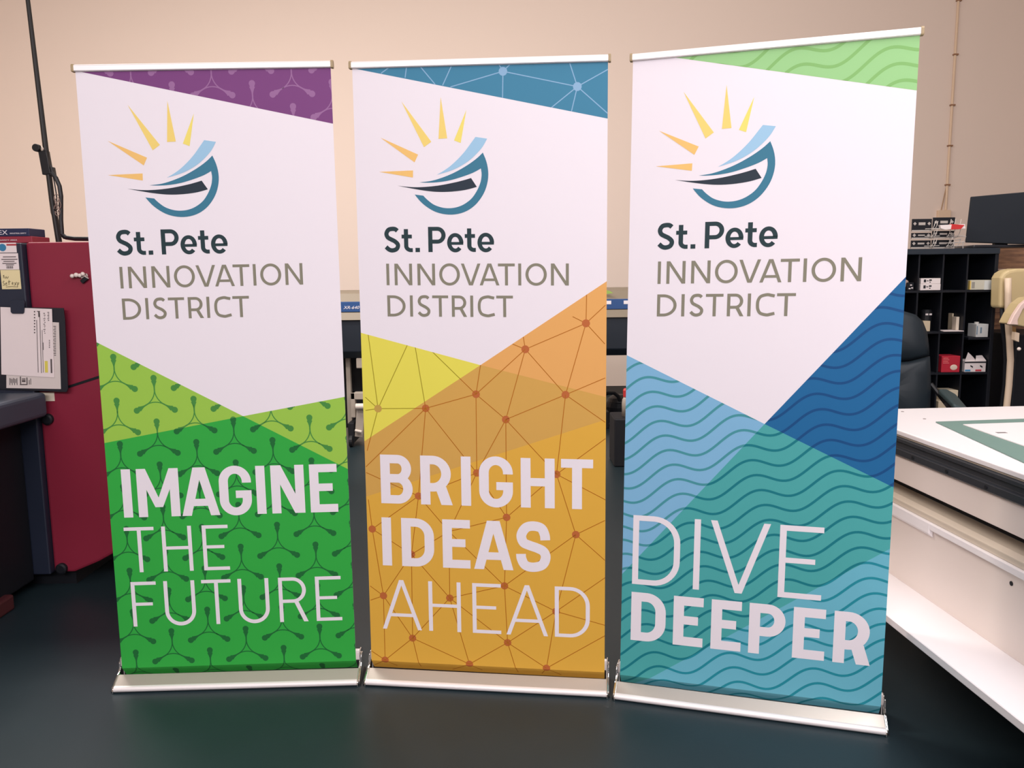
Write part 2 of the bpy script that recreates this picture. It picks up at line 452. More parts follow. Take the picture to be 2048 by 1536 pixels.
def word(L, s, style):
    """letters share the line's base and cap height; small letters keep their own"""
    flat = [l for l in L if l[0] not in 'te.OGSCU']
    y1 = sum(l[2] for l in flat) / len(flat)
    y0 = sum(l[4] for l in flat) / len(flat)
    out = []
    for ch, a, b, c, d in L:
        ov = s * .09
        if ch in 'OGSC':
            out += glyph(ch, a, y0 - ov, c, y1 + ov, s, style)
        elif ch == 'U':
            out += glyph(ch, a, y0 - ov, c, y1, s, style)
        elif ch in 'te.':
            out += glyph(ch, a, y0 - (ov if ch == 'e' else 0), c, b, s, style)
        else:
            out += glyph(ch, a, y0, c, y1, s, style)
    return out


# ------------------------------------------------------------------ printing: patterns, clipped to their colour fields
def clip(poly, win):
    """convex poly cut by convex window (counter-clockwise)"""
    out = poly
    n = len(win)
    for i in range(n):
        a, b = win[i], win[(i + 1) % n]
        ins = lambda p: (b[0] - a[0]) * (p[1] - a[1]) - (b[1] - a[1]) * (p[0] - a[0])
        src, out = out, []
        for j in range(len(src)):
            p, q = src[j], src[(j + 1) % len(src)]
            dp, dq = ins(p), ins(q)
            if dp >= 0:
                out.append(p)
            if (dp > 0 > dq) or (dp < 0 < dq):
                t = dp / (dp - dq)
                out.append((p[0] + (q[0] - p[0]) * t, p[1] + (q[1] - p[1]) * t))
        if len(out) < 3:
            return []
    return out


def ccw(P):
    a = sum(P[i][0] * P[(i + 1) % len(P)][1] - P[(i + 1) % len(P)][0] * P[i][1] for i in range(len(P)))
    return [tuple(p) for p in (P if a > 0 else P[::-1])]


def disc(cx, cy, r, n=18):
    return [(cx + r * math.cos(2 * math.pi * i / n), cy + r * math.sin(2 * math.pi * i / n)) for i in range(n)]


def tripods(ox, oy):
    """hexagonal lattice of three-armed figures"""
    out = []
    R0 = 60.0
    D = R0 / math.cos(math.pi / 6)
    fig = []
    for k in range(3):
        a = math.radians(-90 + 120 * k)
        c = (D * math.cos(a), D * math.sin(a))
        pts = []
        for i in range(15):
            b = a + math.pi + math.radians(-60 + 120 * i / 14)
            pts.append((c[0] + R0 * math.cos(b), c[1] + R0 * math.sin(b)))
        fig += strip(pts, 3.6)
        m = math.radians(90 + 120 * k)
        ux, uy = math.cos(m), math.sin(m)
        prof = [(30, 2.4), (46, 2.4), (56, 3.4), (64, 6.2), (69, 8.8), (72, 9.8)]
        fig += strip([(ux * d, uy * d) for d, _ in prof], [2 * h for _, h in prof])
        fig.append(disc(ux * 75.5, uy * 75.5, 10.6))
    for i in range(-2, 8):
        for j in range(-16, 16):
            x = ox + i * 132.2
            y = oy + j * 152.4 - (76.2 if i % 2 else 0)
            if -90 < x < 930 and -90 < y < 2190:
                out += [[(px + x, py + y) for px, py in q] for q in fig]
    return out


def waves(uc, vc, n0, n1, s=8.0):
    out = []
    lam, sl, A = 234.0, 0.325, 23.0
    k = 2 * math.pi / lam
    ph = math.pi - math.acos(sl / (A * k))
    for n in range(n0, n1):
        cu, cv = uc + 15.7 * n, vc - 48.7 * n
        pts = []
        x = -10.0
        while x < 860:
            pts.append((x, cv + sl * (x - cu) + A * (math.sin(k * (x - cu) + ph) - math.sin(ph))))
            x += 9.0
        out += strip(pts, s)
    return out


W0, H0 = 840.0, 2095.0
FULL = [(0, -16), (W0, -16), (W0, H0), (0, H0)]
LOW = [(-9, -30), (W0 + 9, -30), (W0 + 9, 24), (-9, 24)]
UP = [(-9, 24), (W0 + 9, 24), (W0 + 9, H0 + 9), (-9, H0 + 9)]

# printed inks: the white of the fabric sets the scale
FAB = 0.80


def ink(name, rgb, ref=(250, 232, 245)):
    t = (0.86, 0.815, 0.86)
    c = tuple(min(0.9, lin(a) / lin(b) * q) for a, b, q in zip(rgb, ref, t))
    return mat('print_' + name, lrgb=c, rough=0.55, spec=0.22)


LO = (232, 218, 230)
INK = dict(
    white=ink('white', (250, 232, 245)), slate=ink('slate', (38, 58, 65)), taupe=ink('taupe', (142, 132, 118)),
    ray_a=ink('ray_orange', (253, 196, 120)), ray_b=ink('ray_gold', (253, 214, 124)), ray_c=ink('ray_yellow', (253, 224, 120)), sky=ink('sky', (166, 200, 234)), teal_logo=ink('teal', (62, 122, 152)), navy=ink('navy', (42, 52, 66)),
    purple=ink('purple', (128, 66, 128)), lilac=ink('lilac', (160, 106, 158)),
    lime=ink('lime', (158, 196, 78), (242, 226, 238)), lime_d=ink('lime_line', (74, 138, 66), (242, 226, 238)), green=ink('green', (50, 162, 66), LO), green_d=ink('green_line', (30, 102, 52), LO),
    blue=ink('blue', (66, 130, 166)), blue_l=ink('blue_line', (146, 178, 216)),
    yellow=ink('yellow', (242, 222, 92)), yellow_d=ink('yellow_line', (164, 142, 32)), yellow_n=ink('yellow_node', (206, 160, 82)),
    orange=ink('orange', (238, 170, 100), (246, 230, 240)), tan=ink('tan', (214, 160, 84), (240, 224, 236)), amber=ink('amber', (220, 164, 66), LO), rust=ink('rust_line', (172, 98, 20), LO), node=ink('rust_node', (184, 98, 54), LO),
    mint=ink('mint', (160, 204, 142)), mint_d=ink('mint_line', (138, 184, 112)),
    deep=ink('deep_blue', (30, 100, 156), (244, 228, 240)), deep_d=ink('deep_line', (20, 74, 130), (244, 228, 240)), pale=ink('pale_blue', (132, 180, 220), (244, 228, 240)), pale_d=ink('pale_line', (72, 144, 158), (240, 224, 236)),
    teal=ink('teal_field', (74, 158, 162), LO), teal_d=ink('teal_line', (22, 114, 128), LO), low=ink('low_blue', (104, 172, 196), LO), low_d=ink('low_line', (34, 132, 152), LO))


def brand():
    """the sun-and-sail mark with the three lines of text, shared by the banners: list of (ink, polygons)"""
    L = ART['logo']
    out = []
    for k, c in (('ray1', 'ray_a'), ('ray2', 'ray_a'), ('ray3', 'ray_b'), ('ray4', 'ray_b'), ('ray5', 'ray_c')):
        out.append((c, [L[k]]))

    def band(a, b, n=22):
        a, b = spline(a, 6), spline(b, 6)

        def res(P):
            d = [0]
            for i in range(1, len(P)):
                d.append(d[-1] + math.dist(P[i], P[i - 1]))
            o, j = [], 0
            for i in range(n + 1):
                t = d[-1] * i / n
                while j < len(P) - 2 and d[j + 1] < t:
                    j += 1
                f = (t - d[j]) / ((d[j + 1] - d[j]) or 1)
                o.append((P[j][0] + (P[j + 1][0] - P[j][0]) * f, P[j][1] + (P[j + 1][1] - P[j][1]) * f))
            return o
        a, b = res(a), res(b)
        return [[a[i], b[i], b[i + 1], a[i + 1]] for i in range(n)]
    out.append(('sky', band(L['sky_u'], L['sky_l'])))
    out.append(('teal_logo', band(L['blade_u'], L['blade_l']) + band(L['bow_o'], L['bow_i'], 40)))
    out.append(('navy', band(L['navy_u'], L['navy_l'])))
    out.append(('slate', word(ART['pete'], 14.4, 'lato')))
    out.append(('taupe', word(ART['innovation'], 10.0, 'lato') + word(ART['district'], 10.0, 'lato')))
    return out


def to_edge(P, keep_left=False):
    """colour fields run out to the edges of the cloth and down into the slot"""
    return [((0 if x < 12 and not keep_left else W0 if x > 833 else x), (-16 if y < 1 else y)) for x, y in P]


def art_imagine():
    r = ART['r1']
    lay = [[], [], [], []]
    tri, trp = tripods(53, 1073.4), tripods(180.6, 2050.5)
    for key, c, d, pat in (('purple', 'purple', 'lilac', trp), ('ll', 'lime', 'lime_d', tri), ('lr', 'lime', 'lime_d', tri), ('g', 'green', 'green_d', tri)):
        reg = ccw(clip(ccw(to_edge(r[key])), FULL))
        lay[1].append((c, [reg]))
        lay[2].append((d, [q for q in (clip(ccw(p), reg) for p in pat) if q]))
    b = ART['b1']
    lay[3] = brand() + [('white', word(b[0], 32, 'din') + word(b[1], 13.6, 'din') + word(b[2], 13.6, 'din'))]
    return lay


def art_bright():
    r = ART['r2']
    lay = [[], [], [], []]
    N = ART['nodes']
    E_ = 'ab bc cd cf ch de dg df eg fg fh fk fi gi hj hx xm xk xj xq xp ik in bj bh jl jm kh kq lm lo mo ms mp nq nr ou os pq ps pv pt qr qt rt rw su sv tv tw'.split()
    lines = [strip([tuple(N[e[0]]), tuple(N[e[1]])], 2.5)[0] for e in E_]
    for a, b, c, d in ART['stubs']:
        lines.append(strip([(a, b), (c + (c - a) * .02, d + (d - b) * .02)], 2.5)[0])
    dots = [disc(x, y, 13.4, 24) for k, (x, y) in N.items() if k != 'x']
    bl = [strip([(a, b), (c, d)], 3.2)[0] for a, b, c, d in ART['bl']]
    bd = [disc(x, y, 14.0, 24) for x, y in ART['bn']]
    amb = [r['tan'][2], r['tan'][3], (0, 0), (W0, 0)]
    for reg, c, ln, nd, LL, DD in ((r['blue'], 'blue', 'blue_l', 'blue_l', bl, bd), (r['yel'], 'yellow', 'yellow_d', 'yellow_n', lines, dots), (r['org'], 'orange', 'rust', 'node', lines, dots),
                                   (r['tan'], 'tan', 'rust', 'node', lines, dots), (amb, 'amber', 'rust', 'node', lines, dots)):
        reg = ccw(clip(ccw(to_edge(reg, c == 'blue')), FULL))
        lay[1].append((c, [reg]))
        lay[2].append((ln, [q for q in (clip(ccw(p), reg) for p in LL) if q]))
        lay[2].append((nd, [q for q in (clip(ccw(p), reg) for p in DD) if q]))
    b = ART['b2']
    lay[3] = brand() + [('white', word(b[0], 34, 'din') + word(b[1], 34, 'din') + word(b[2], 14.2, 'din'))]
    return lay


def art_dive():
    r = ART['r3']
    lay = [[], [], [], []]
    wv, wg = waves(154.6, 830, -14, 26), waves(523, 2041.4, -8, 8, 9.5)
    for key, c, d, pat in (('grn', 'mint', 'mint_d', wg), ('dk', 'deep', 'deep_d', wv), ('lb', 'pale', 'pale_d', wv), ('teal', 'teal', 'teal_d', wv), ('low', 'low', 'low_d', wv)):
        reg = ccw(clip(ccw(to_edge(r[key])), FULL))
        lay[1].append((c, [reg]))
        lay[2].append((d, [q for q in (clip(ccw(p), reg) for p in pat) if q]))
    b = ART['b3']
    lay[3] = brand() + [('white', word(b[0], 20.5, 'din') + word(b[1], 35, 'din'))]
    return lay


def fabric(lay, corners, lean, zb, parent):
    """one mesh: a thin white cloth and its print; corners = TL TR BL BR of the cloth in its own plane (m)"""
    src = [(0, H0), (W0, H0), (0, 0), (W0, 0)]
    A, B = [], []
    for (x, y), (u, v) in zip(src, corners):
        A += [[x, y, 1, 0, 0, 0, -u * x, -u * y], [0, 0, 0, x, y, 1, -v * x, -v * y]]
        B += [u, v]
    n = 8
    M_ = [A[i] + [B[i]] for i in range(n)]
    for i in range(n):
        p = max(range(i, n), key=lambda k: abs(M_[k][i]))
        M_[i], M_[p] = M_[p], M_[i]
        for k in range(n):
            if k != i:
                f = M_[k][i] / M_[i][i]
                M_[k] = [a - f * b for a, b in zip(M_[k], M_[i])]
    hh = [M_[i][n] / M_[i][i] for i in range(n)]
    ln = math.sqrt(1 + lean * lean)

    def pos(x, y, d):
        q = hh[6] * x + hh[7] * y + 1
        a, b = (hh[0] * x + hh[1] * y + hh[2]) / q, (hh[3] * x + hh[4] * y + hh[5]) / q
        back = max(0.0, 24 - y) * 0.0008           # the cloth runs back into the slot at its foot
        return (a, -lean * b / ln - d + back, zb + b / ln)
    V, F, MI, names = [], [], [], []

    def face(P, d, m):
        if m not in names:
            names.append(m)
        i0 = len(V)
        for x, y in P:
            V.append(pos(x, y, d))
        F.append(tuple(range(i0, i0 + len(P))))
        MI.append(names.index(m))
    whole = [(0, -16), (W0, -16), (W0, H0 + 6), (0, H0 + 6)]
    for win in (LOW, UP):
        q = clip(whole, win)
        face(q, 0.0, 'white')
        face(q[::-1], -0.0006, 'white')
    cnt = 0
    for li, L in enumerate(lay):
        for c, polys in L:
            for P in polys:
                P = ccw(P)
                for win in (LOW, UP):
                    q = clip(P, win)
                    if len(q) >= 3:
                        cnt += 1
                        face(q, 0.00016 * li + (cnt % 17) * 0.000003, c)
    me = bpy.data.meshes.new('fabric_panel')
    me.from_pydata(V, [], F)
    for c in names:
        me.materials.append(INK[c])
    me.polygons.foreach_set('material_index', MI)
    me.update()
    o = bpy.data.objects.new('fabric_panel', me)
    COL.objects.link(o)
    o.parent = parent
    return o


ALU = mat('brushed_aluminium', (206, 198, 188), rough=0.36, metal=0.55, spec=0.6)
RAIL = mat('satin_aluminium', (250, 244, 242), rough=0.4, metal=0.15, spec=0.6)
CHROME = mat('chrome', (235, 235, 232), rough=0.12, metal=1.0)
OLIVE = mat('tan_plastic', (168, 148, 112), rough=0.5)
DARKP = mat('dark_plastic', (22, 24, 28), rough=0.5)


def banner_stand(label, x, y, yaw, lean, corners, lay):
    t = thing('roll_up_banner', label, 'banner', (x, y, 0), yaw, 'roll-up banners standing on the floor')
    zb, hw = 0.0442, 0.4291
    # cassette: a wedge at the front, a rounded hump behind the cloth
    fr = [(-0.046, 0.0225), (-0.006, zb + .001), (-0.002, zb), (0.0005, zb - .02), (0.036, zb - .02), (0.036, 0.002), (-0.045, 0.002)]
    hump = [(0.0365, 0.002), (0.0365, zb + .014), (0.037, 0.083), (0.039, 0.091), (0.043, 0.095), (0.05, 0.094), (0.064, 0.087), (0.078, 0.07), (0.088, 0.045), (0.093, 0.02), (0.093, 0.002)]
    mb = MB()
    mb.prism([(-hw, a, b) for a, b in fr], (2 * hw, 0, 0))
    mb.build('base_housing', ALU, t)
    bead = [(-0.0475 + 0.0112 * math.cos(math.radians(a)), 0.0130 + 0.0108 * math.sin(math.radians(a))) for a in range(75, 286, 15)]
    lip = MB().prism([(-hw, a, b) for a, b in bead], (2 * hw, 0, 0)).build('front_lip', RAIL, t)  # lighter metal than the housing stands in for the lip's highlight
    MB().prism([(-hw, a, b) for a, b in hump], (2 * hw, 0, 0)).build('rear_housing', RAIL, t)
    MB().box(-hw + .002, hw - .002, 0.0335, 0.0362, zb - .019, zb + .0135).build('slot_shade', DARKP, t)  # dark strip standing in for the shade inside the slot
    cap = [(-0.060, 0.001), (-0.061, 0.010), (-0.058, 0.018), (-0.009, zb + .004), (0.004, zb + .008), (0.014, zb + .02), (0.017, 0.088), (0.024, 0.097), (0.036, 0.1), (0.052, 0.099), (0.068, 0.091), (0.083, 0.073), (0.093, 0.047), (0.098, 0.02), (0.098, 0.001)]
    for s in (-1, 1):
        m2 = MB()
        x0 = s * hw
        m2.prism([(x0, a, b) for a, b in cap], (s * 0.0045, 0, 0))
        # raised rib round the edge of the cap
        cen = (0.02, 0.03)
        inn = [(cen[0] + (a - cen[0]) * .86, cen[1] + (b - cen[1]) * .8) for a, b in cap]
        m2.prism([(x0 + s * .0045, a, b) for a, b in inn], (s * 0.0045, 0, 0))
        o = m2.build('end_cap', CHROME, t, bevel=0.0015, smooth=False)
        foot = MB().box(min(x0, x0 + s * .012), max(x0, x0 + s * .012), -.05, .085, 0.0, 0.006).build('rubber_foot', DARKP, o)
    fabric(lay, corners, lean, zb, t)
    # top rail follows the head of the cloth
    (ax, ay), (bx, by) = corners[0], corners[1]
    ln = math.sqrt(1 + lean * lean)
    up = Vector((0, -lean, 1)).normalized()
    A = Vector((ax - .001, -lean * ay / ln, zb + ay / ln))
    B = Vector((bx + .001, -lean * by / ln, zb + by / ln))
    d = (B - A).normalized()
    bk = Vector((0, 1, lean)).normalized()
    prof = [(-.006, .0005), (-.0095, .003), (-.0095, .017), (-.0075, .021), (-.003, .0225), (.004, .0225), (.0085, .021), (.0095, .017), (.0095, .003), (.006, .0005)]
    MB().prism([A + bk * a + up * b for a, b in prof], B - A).build('top_rail', RAIL, t)
    cp = [(-.0105, -.001), (-.0115, .003), (-.0115, .018), (-.008, .0235), (-.002, .0245), (.006, .0245), (.0105, .021), (.0115, .016), (.0115, .003), (.008, -.001)]
    for P, s in ((A, -1), (B, 1)):
        MB().prism([P + bk * a + up * b for a, b in cp], d * s * .0085).build('rail_cap', OLIVE, t, bevel=.001)
    pole = MB()
    pole.tube([Vector((0.0, .034, .09)), Vector((0.0, .03 - lean * 1.0, 1.1)), Vector((0.0, .018 - lean * ay / ln, zb + (ay + by) / 2 / ln + .004))], [.011, .0095, .008], 14)
    pole.build('support_pole', mat('grey_aluminium', (170, 170, 170), rough=.35, metal=.8), t, smooth=False)
    hk = (A + B) / 2 + bk * .0155 + up * .008
    MB().obox(hk, (1, 0, 0), tuple(bk), tuple(up), .02, .005, .01).build('pole_hook', DARKP, t)
    return t


banner_stand('leftmost banner, green and purple, reading IMAGINE THE FUTURE', -0.999, 2.8047, 0.0363, -0.005, [(-.4245, 2.0907), (.4087, 2.1021), (-.419, -.0009), (.4202, .003)], art_imagine())
banner_stand('middle banner, orange and yellow with node lines, reading BRIGHT IDEAS AHEAD', -0.1039, 2.77, -0.1215, -0.0063, [(-.421, 2.0992), (.4239, 2.0876), (-.4221, .0036), (.422, -.0001)], art_bright())
banner_stand('rightmost banner, blue and teal with wave lines, reading DIVE DEEPER', 0.7715, 2.5832, -0.2813, -0.0218, [(-.4003, 2.0903), (.4383, 2.0974), (-.4213, -.0002), (.4199, .0017)], art_dive())


# ------------------------------------------------------------------ red machine at the left
RED = mat('red_enamel', (140, 38, 60), rough=0.42, spec=0.4, bump=0.12, bscale=700)
NAVY = mat('navy_panel', (30, 38, 56), rough=0.5)
BLACK = mat('soft_black', (22, 25, 31), rough=0.55, spec=0.3)
GREYB = mat('blue_grey_steel', (74, 84, 98), rough=0.45, metal=0.2)
PAPER = mat('paper', (240, 228, 226), rough=0.8)
YM = 3.75


def front(pts, Y=YM):
    return [at(a, b, Y) for a, b in pts]


mach = thing('laser_machine', 'tall red and black workshop machine with a low bed, left of the banners', 'machine', (0, 0, 0))
mach.location = (-2.0, 4.0, 0)
off = Matrix.Translation((2.0, -4.0, 0))


def under(o, root):
    """keep world placement under a root Empty"""
    for v in o.data.vertices:
        v.co = v.co - root.location
    o.parent = root
    return o


zt = at(100, 484, YM).z
xl, xr = at(50, 484, YM).x, at(302, 484, YM).x
zb_ = 0.075
xm = at(152, 1185, YM).x
body = [(xl, zb_), (xm, zb_), (xm + .12, zb_ + .05), (xr - .16, .23), (xr, .42), (xr, zt), (xl, zt)]
under(MB().prism([(a, YM, b) for a, b in body], (0, .95, 0)).build('red_cabinet', RED, bevel=.012), mach)
s0, s1 = at(136, 774, YM), at(312, 717, YM)
under(MB().prism([s0 + Vector((0, -.002, -.006)), s1 + Vector((0, -.002, -.006)), s1 + Vector((0, -.002, .006)), s0 + Vector((0, -.002, .006))], (0, .006, 0)).build('panel_seam', BLACK), mach)
under(MB().box(-3.4, xl, YM - .03, YM + .9, zb_, zt - .004).build('control_panel', NAVY, bevel=.006), mach)
under(MB().box(-3.3, xm - .02, YM + .05, YM + .85, 0.0, zb_).build('plinth', BLACK), mach)
for a, b in ((97, 838), (125, 1136)):
    c = at(a, b, YM)
    o = MB().tube([c + Vector((0, .004, 0)), c + Vector((0, -.016, 0)), c + Vector((0, -.02, 0))], [.026, .026, .018], 20).build('latch_knob', BLACK)
    under(o, mach)
zbed, zbb = 0.949, 0.836
under(MB().box(-3.4, -2.137, 2.55, YM - .03, zbb, zbed).build('bed', GREYB, bevel=.02, seg=3), mach)
under(MB().box(-3.3, -2.27, 2.75, YM - .03, .05, zbb).build('bed_pedestal', BLACK, bevel=.01), mach)
under(MB().box(-2.6, -2.235, 3.36, 3.5, 0, .07).build('foot', mat('foot_red', (74, 30, 34), rough=.6), bevel=.01), mach)


def plate(px0, py0, px1, py1, Y, t=.002):
    a, b = at(px0, py0, Y), at(px1, py1, Y)
    return MB().box(min(a.x, b.x), max(a.x, b.x), Y - t, Y, min(a.z, b.z), max(a.z, b.z))


ws = under(plate(73, 785, 110, 802, YM).build('warning_label', mat('label_cream', (226, 214, 192), rough=.6)), mach)
tri = MB().prism([at(76, 799, YM - .002), at(88, 799, YM - .002), at(82, 788, YM - .002)], (0, -.0015, 0)).build('warning_triangle', mat('warning_yellow', (226, 178, 60), rough=.5))
for v in tri.data.vertices:
    v.co = v.co - mach.location
tri.parent = ws
YP = YM - .031
l1 = under(plate(-22, 486, 34, 505, YP).build('sticker', PAPER), mach)
l1['label'] = 'white sticker with a blue globe and a red stripe'
g = at(5, 495, YP - .002)
o = MB().tube([g, g + Vector((0, -.001, 0))], .0165, 24).build('globe_print', mat('globe_blue', (52, 128, 170), rough=.5))
for v in o.data.vertices: v.co = v.co - mach.location
o.parent = l1
o = plate(13, 488, 33, 491, YP - .002, .001).build('red_print', mat('print_red', (176, 52, 60), rough=.5))
for v in o.data.vertices: v.co = v.co - mach.location
o.parent = l1
INKD = mat('printed_text', (92, 84, 84), rough=.7)
l2 = under(plate(-24, 507, 39, 539, YP).build('sticker', PAPER), mach)
l2['label'] = 'white sticker with lines of small print and a barcode'
m = MB()
for j, (x0_, x1_, yy) in enumerate(((6, 32, 513), (3, 35, 518), (7, 29, 522), (5, 33, 526), (12, 28, 529))):
    A_, B_ = at(x0_, yy, YP - .002), at(x1_, yy + 1.3, YP - .002)
    m.box(A_.x, B_.x, YP - .0032, YP - .0018, B_.z, A_.z)
for j in range(9):
    A_, B_ = at(13 + j * 1.5, 532, YP - .002), at(13.9 + j * 1.5 + (j % 3) * .2, 537, YP - .002)
    m.box(A_.x, B_.x, YP - .0032, YP - .0018, B_.z, A_.z)
o = m.build('small_print', INKD)
for v in o.data.vertices: v.co = v.co - mach.location
o.parent = l2

# sticky note
n0, n1 = at(1, 540, YP), at(43, 578, YP)
note = plate(1, 540, 43, 578, YP - .0005, .0015).build('sticky_note', mat('note_yellow', (236, 222, 172), rough=.8))
tag(note, 'yellow sticky note with handwriting on the navy machine panel', 'note')
m = MB()
scr = [[(6, 552), (8, 550), (7, 556)], [(10, 553), (10, 557)], [(12, 557), (13, 553), (15, 557), (17, 553)], [(9, 563), (7, 562), (6, 565), (9, 568), (8, 571), (6, 570)], [(11, 568), (14, 567), (13, 565), (11, 567), (12, 571), (15, 570)], [(18, 560), (18, 570)], [(16, 564), (21, 563)],
       [(24, 568), (27, 566), (25, 564), (24, 568), (27, 570)], [(29, 565), (32, 570)], [(33, 564), (29, 571)], [(35, 573), (35, 565), (38, 565), (37, 569), (35, 568)], [(12, 574), (24, 573), (36, 574)]]
for L in scr:
    m.tube([at(a, b, YP - .0025) for a, b in L], .0011, 5)
o = m.build('handwriting', mat('pen_ink', (92, 82, 60), rough=.8), note)

# cluster of white knobs on the red cabinet
kn = thing('wall_hook', 'small white plastic hooks with a dark tag on the red cabinet front', 'hook', at(163, 553, YM))
kc = kn.location
for px, py, r in ((149, 552, .0095), (157, 550, .0105), (164, 551, .009), (170, 548, .0095)):
    c = at(px, py, YM) - kc
    m = MB()
    m.ball(c + Vector((0, -.02, 0)), r, 12, 8)
    m.tube([c, c + Vector((0, -.02, 0))], .004, 8)
    m.build('hook_knob', mat('white_plastic', (236, 222, 214), rough=.35), kn, smooth=True)
c = at(171, 560, YM) - kc
MB().obox(c + Vector((0, -.01, 0)), (.8, 0, .6), (0, 1, 0), (-.6, 0, .8), .016, .006, .009).build('dark_tag', BLACK, kn, bevel=.002)
m = MB()
for (a, b), (c, d) in (((166, 556), (178, 549)), ((172, 552), (180, 557)), ((176, 547), (178, 553))):
    m.tube([at(a, b, YM) - kc + Vector((0, -.016, 0)), at(c, d, YM) - kc + Vector((0, -.012, 0))], .0028, 6)
m.build('key_ring', mat('pale_metal', (222, 210, 204), rough=.3, metal=.5), kn)

# clipboard with its sheets
YC = YM - .034
cb = thing('clipboard', 'black clipboard hanging on the front of the red machine', 'clipboard', (at(60, 700, YC).x, YC, at(60, 700, YC).z))
q = [at(-12, 613, YC), at(128, 616, YC), at(131, 640, YC), at(137, 778, YC), at(134, 784, YC), at(-8, 778, YC)]
MB().prism([p - cb.location for p in q], (0, -.006, 0)).build('board', mat('clipboard_black', (24, 27, 36), rough=.5), cb, bevel=.001)
q = [(22, 603), (26, 600), (48, 600), (51, 604), (50, 614), (49, 625), (47, 627), (26, 627), (23, 624)]
MB().prism([at(a, b, YC - .011) - cb.location for a, b in q], (0, -.007, 0)).build('clip', NAVY, cb, bevel=.001)
YS = YC - .0065
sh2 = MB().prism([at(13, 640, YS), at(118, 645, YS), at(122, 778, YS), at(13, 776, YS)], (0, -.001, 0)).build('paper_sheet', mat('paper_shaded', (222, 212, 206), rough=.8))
tag(sh2, 'lower printed sheet showing behind the top sheet on the clipboard', 'paper', 'papers on the clipboard')
m = MB()


def px_bars(L, Y, m=None):
    m = m or MB()
    for x0_, y0_, x1_, y1_ in L:
        k = .03 * (y1_ - y0_)
        m.prism([at(x0_, y0_, Y + .0006), at(x1_, y0_, Y + .0006), at(x1_ + k, y1_, Y + .0006), at(x0_ + k, y1_, Y + .0006)], (0, -.0012, 0))
    return m


Lb = [(19 + i * 2.4, 756 + (i % 3), 20.2 + i * 2.4, 770 - (i % 2) * 4) for i in range(7)] + [(40, 753, 42, 768), (40, 768, 55, 770), (53, 755, 55, 769), (44, 757, 51, 759), (44, 760, 51, 764), (58, 760, 59.2, 769), (61, 757, 62, 769)]
Lb += [(107 + (i % 2) * 1.5, 652 + i * 3.4, 112, 653.4 + i * 3.4) for i in range(18)]
px_bars(Lb, YS - .0013).build('printing', INKD, sh2)
YS -= .003
sh1 = MB().prism([at(1, 614, YS), at(104, 618, YS), at(109, 755, YS), at(3, 749, YS)], (0, -.001, 0)).build('paper_sheet', PAPER)
tag(sh1, 'white top sheet with columns of fine print and a yellow mark under the clip', 'paper', 'papers on the clipboard')
Lb = [(68 + .02 * i, 622 + i * 6, 70.5, 624.5 + i * 6) for i in range(8)] + [(74, 622, 80, 623.5), (76.5, 622, 79.5, 634)] + [(73, 640, 74, 745), (79, 626, 80, 746), (84, 660, 84.8, 745)]
Lb += [(87 + (i % 3), 626 + i * 3.6, 90 + (i % 2), 627.4 + i * 3.6) for i in range(12)] + [(95 + (i % 2), 624 + i * 3.2, 98.5, 625.4 + i * 3.2) for i in range(6)] + [(98, 680 + i * 3.5, 100, 681.6 + i * 3.5) for i in range(5)] + [(101, 718, 104, 746), (86, 685, 87, 700)]
px_bars(Lb, YS - .0013).build('printing', INKD, sh1)
px_bars([(89.5, 722, 95.5, 745)], YS - .0013).build('highlight', mat('marker_yellow', (226, 212, 92), rough=.7), sh1)

# boxes lying on the machine
bx = thing('glove_box', 'dark blue and red carton lying on top of the red machine', 'box', (at(0, 481, 3.82).x, 3.82, zt))
b0, b1 = at(58, 458, 3.82), at(61, 470, 3.82)
zz = zt - bx.location.z
MB().box(-.45, b0.x - bx.location.x, 0, .13, .030, at(0, 457, 3.82).z - zt).build('carton_body', mat('carton_navy', (30, 40, 76), rough=.5), bx, bevel=.003)
MB().box(-.45, at(66, 480, 3.82).x - bx.location.x, -.006, .14, .0, .030).build('carton_base', mat('carton_red', (150, 44, 62), rough=.5), bx, bevel=.003)
WHT = mat('print_pure_white', (238, 232, 236), rough=.5)
letters('EX', .0215, WHT, bx, (at(-3, 470, 3.82).x - bx.location.x, -.001, at(0, 469.5, 3.82).z - zt), (math.pi / 2, 0, 0), 'lettering', width=at(14.5, 470, 3.82).x - at(-3, 470, 3.82).x)
letters('INDUSTRIAL SAFETY', .006, WHT, bx, (at(20, 468, 3.82).x - bx.location.x, -.001, at(0, 468.3, 3.82).z - zt), (math.pi / 2, 0, 0), 'lettering', width=at(52.5, 470, 3.82).x - at(20, 470, 3.82).x)
letters('SAFETY AREA', .006, WHT, bx, (at(2, 481, 3.82).x - bx.location.x, -.007, .0105), (math.pi / 2, 0, 0), 'lettering', width=.078)

# mast with its small camera
YT = 4.05
mast = thing('camera_mast', 'thin black mast with a small camera and cables, rising from the red machine', 'mast', at(122, 470, YT))
ml = mast.location
mast.location.z = zt
ml = mast.location.copy()
BLK = mat('mast_black', (20, 22, 26), rough=.45)
m = MB()
low = at(118, 478, YT); low.z = zt
m.tube([low - ml, at(103, 392, YT) - ml, at(96, 335, YT) - ml, at(52, -30, YT) - ml, at(14, -310, YT) - ml], [.014, .013, .013, .0095, .009], 12)
m.build('pole', mat('mast_pole', (30, 28, 27), rough=.5), mast)
m = MB()
m.tube([at(78, 297, YT) - ml + Vector((0, -.03, 0)), at(78, 297, YT) - ml + Vector((0, -.005, 0))], .018, 20)
cam_o = m.build('camera_head', BLK, mast, bevel=.002)
MB().tube([at(79, 298, YT) - ml + Vector((0, -.004, 0)), at(90, 298, YT) - ml + Vector((0, 0, 0))], .012, 14).build('camera_collar', mat('off_white_plastic', (226, 208, 190), rough=.5), mast)
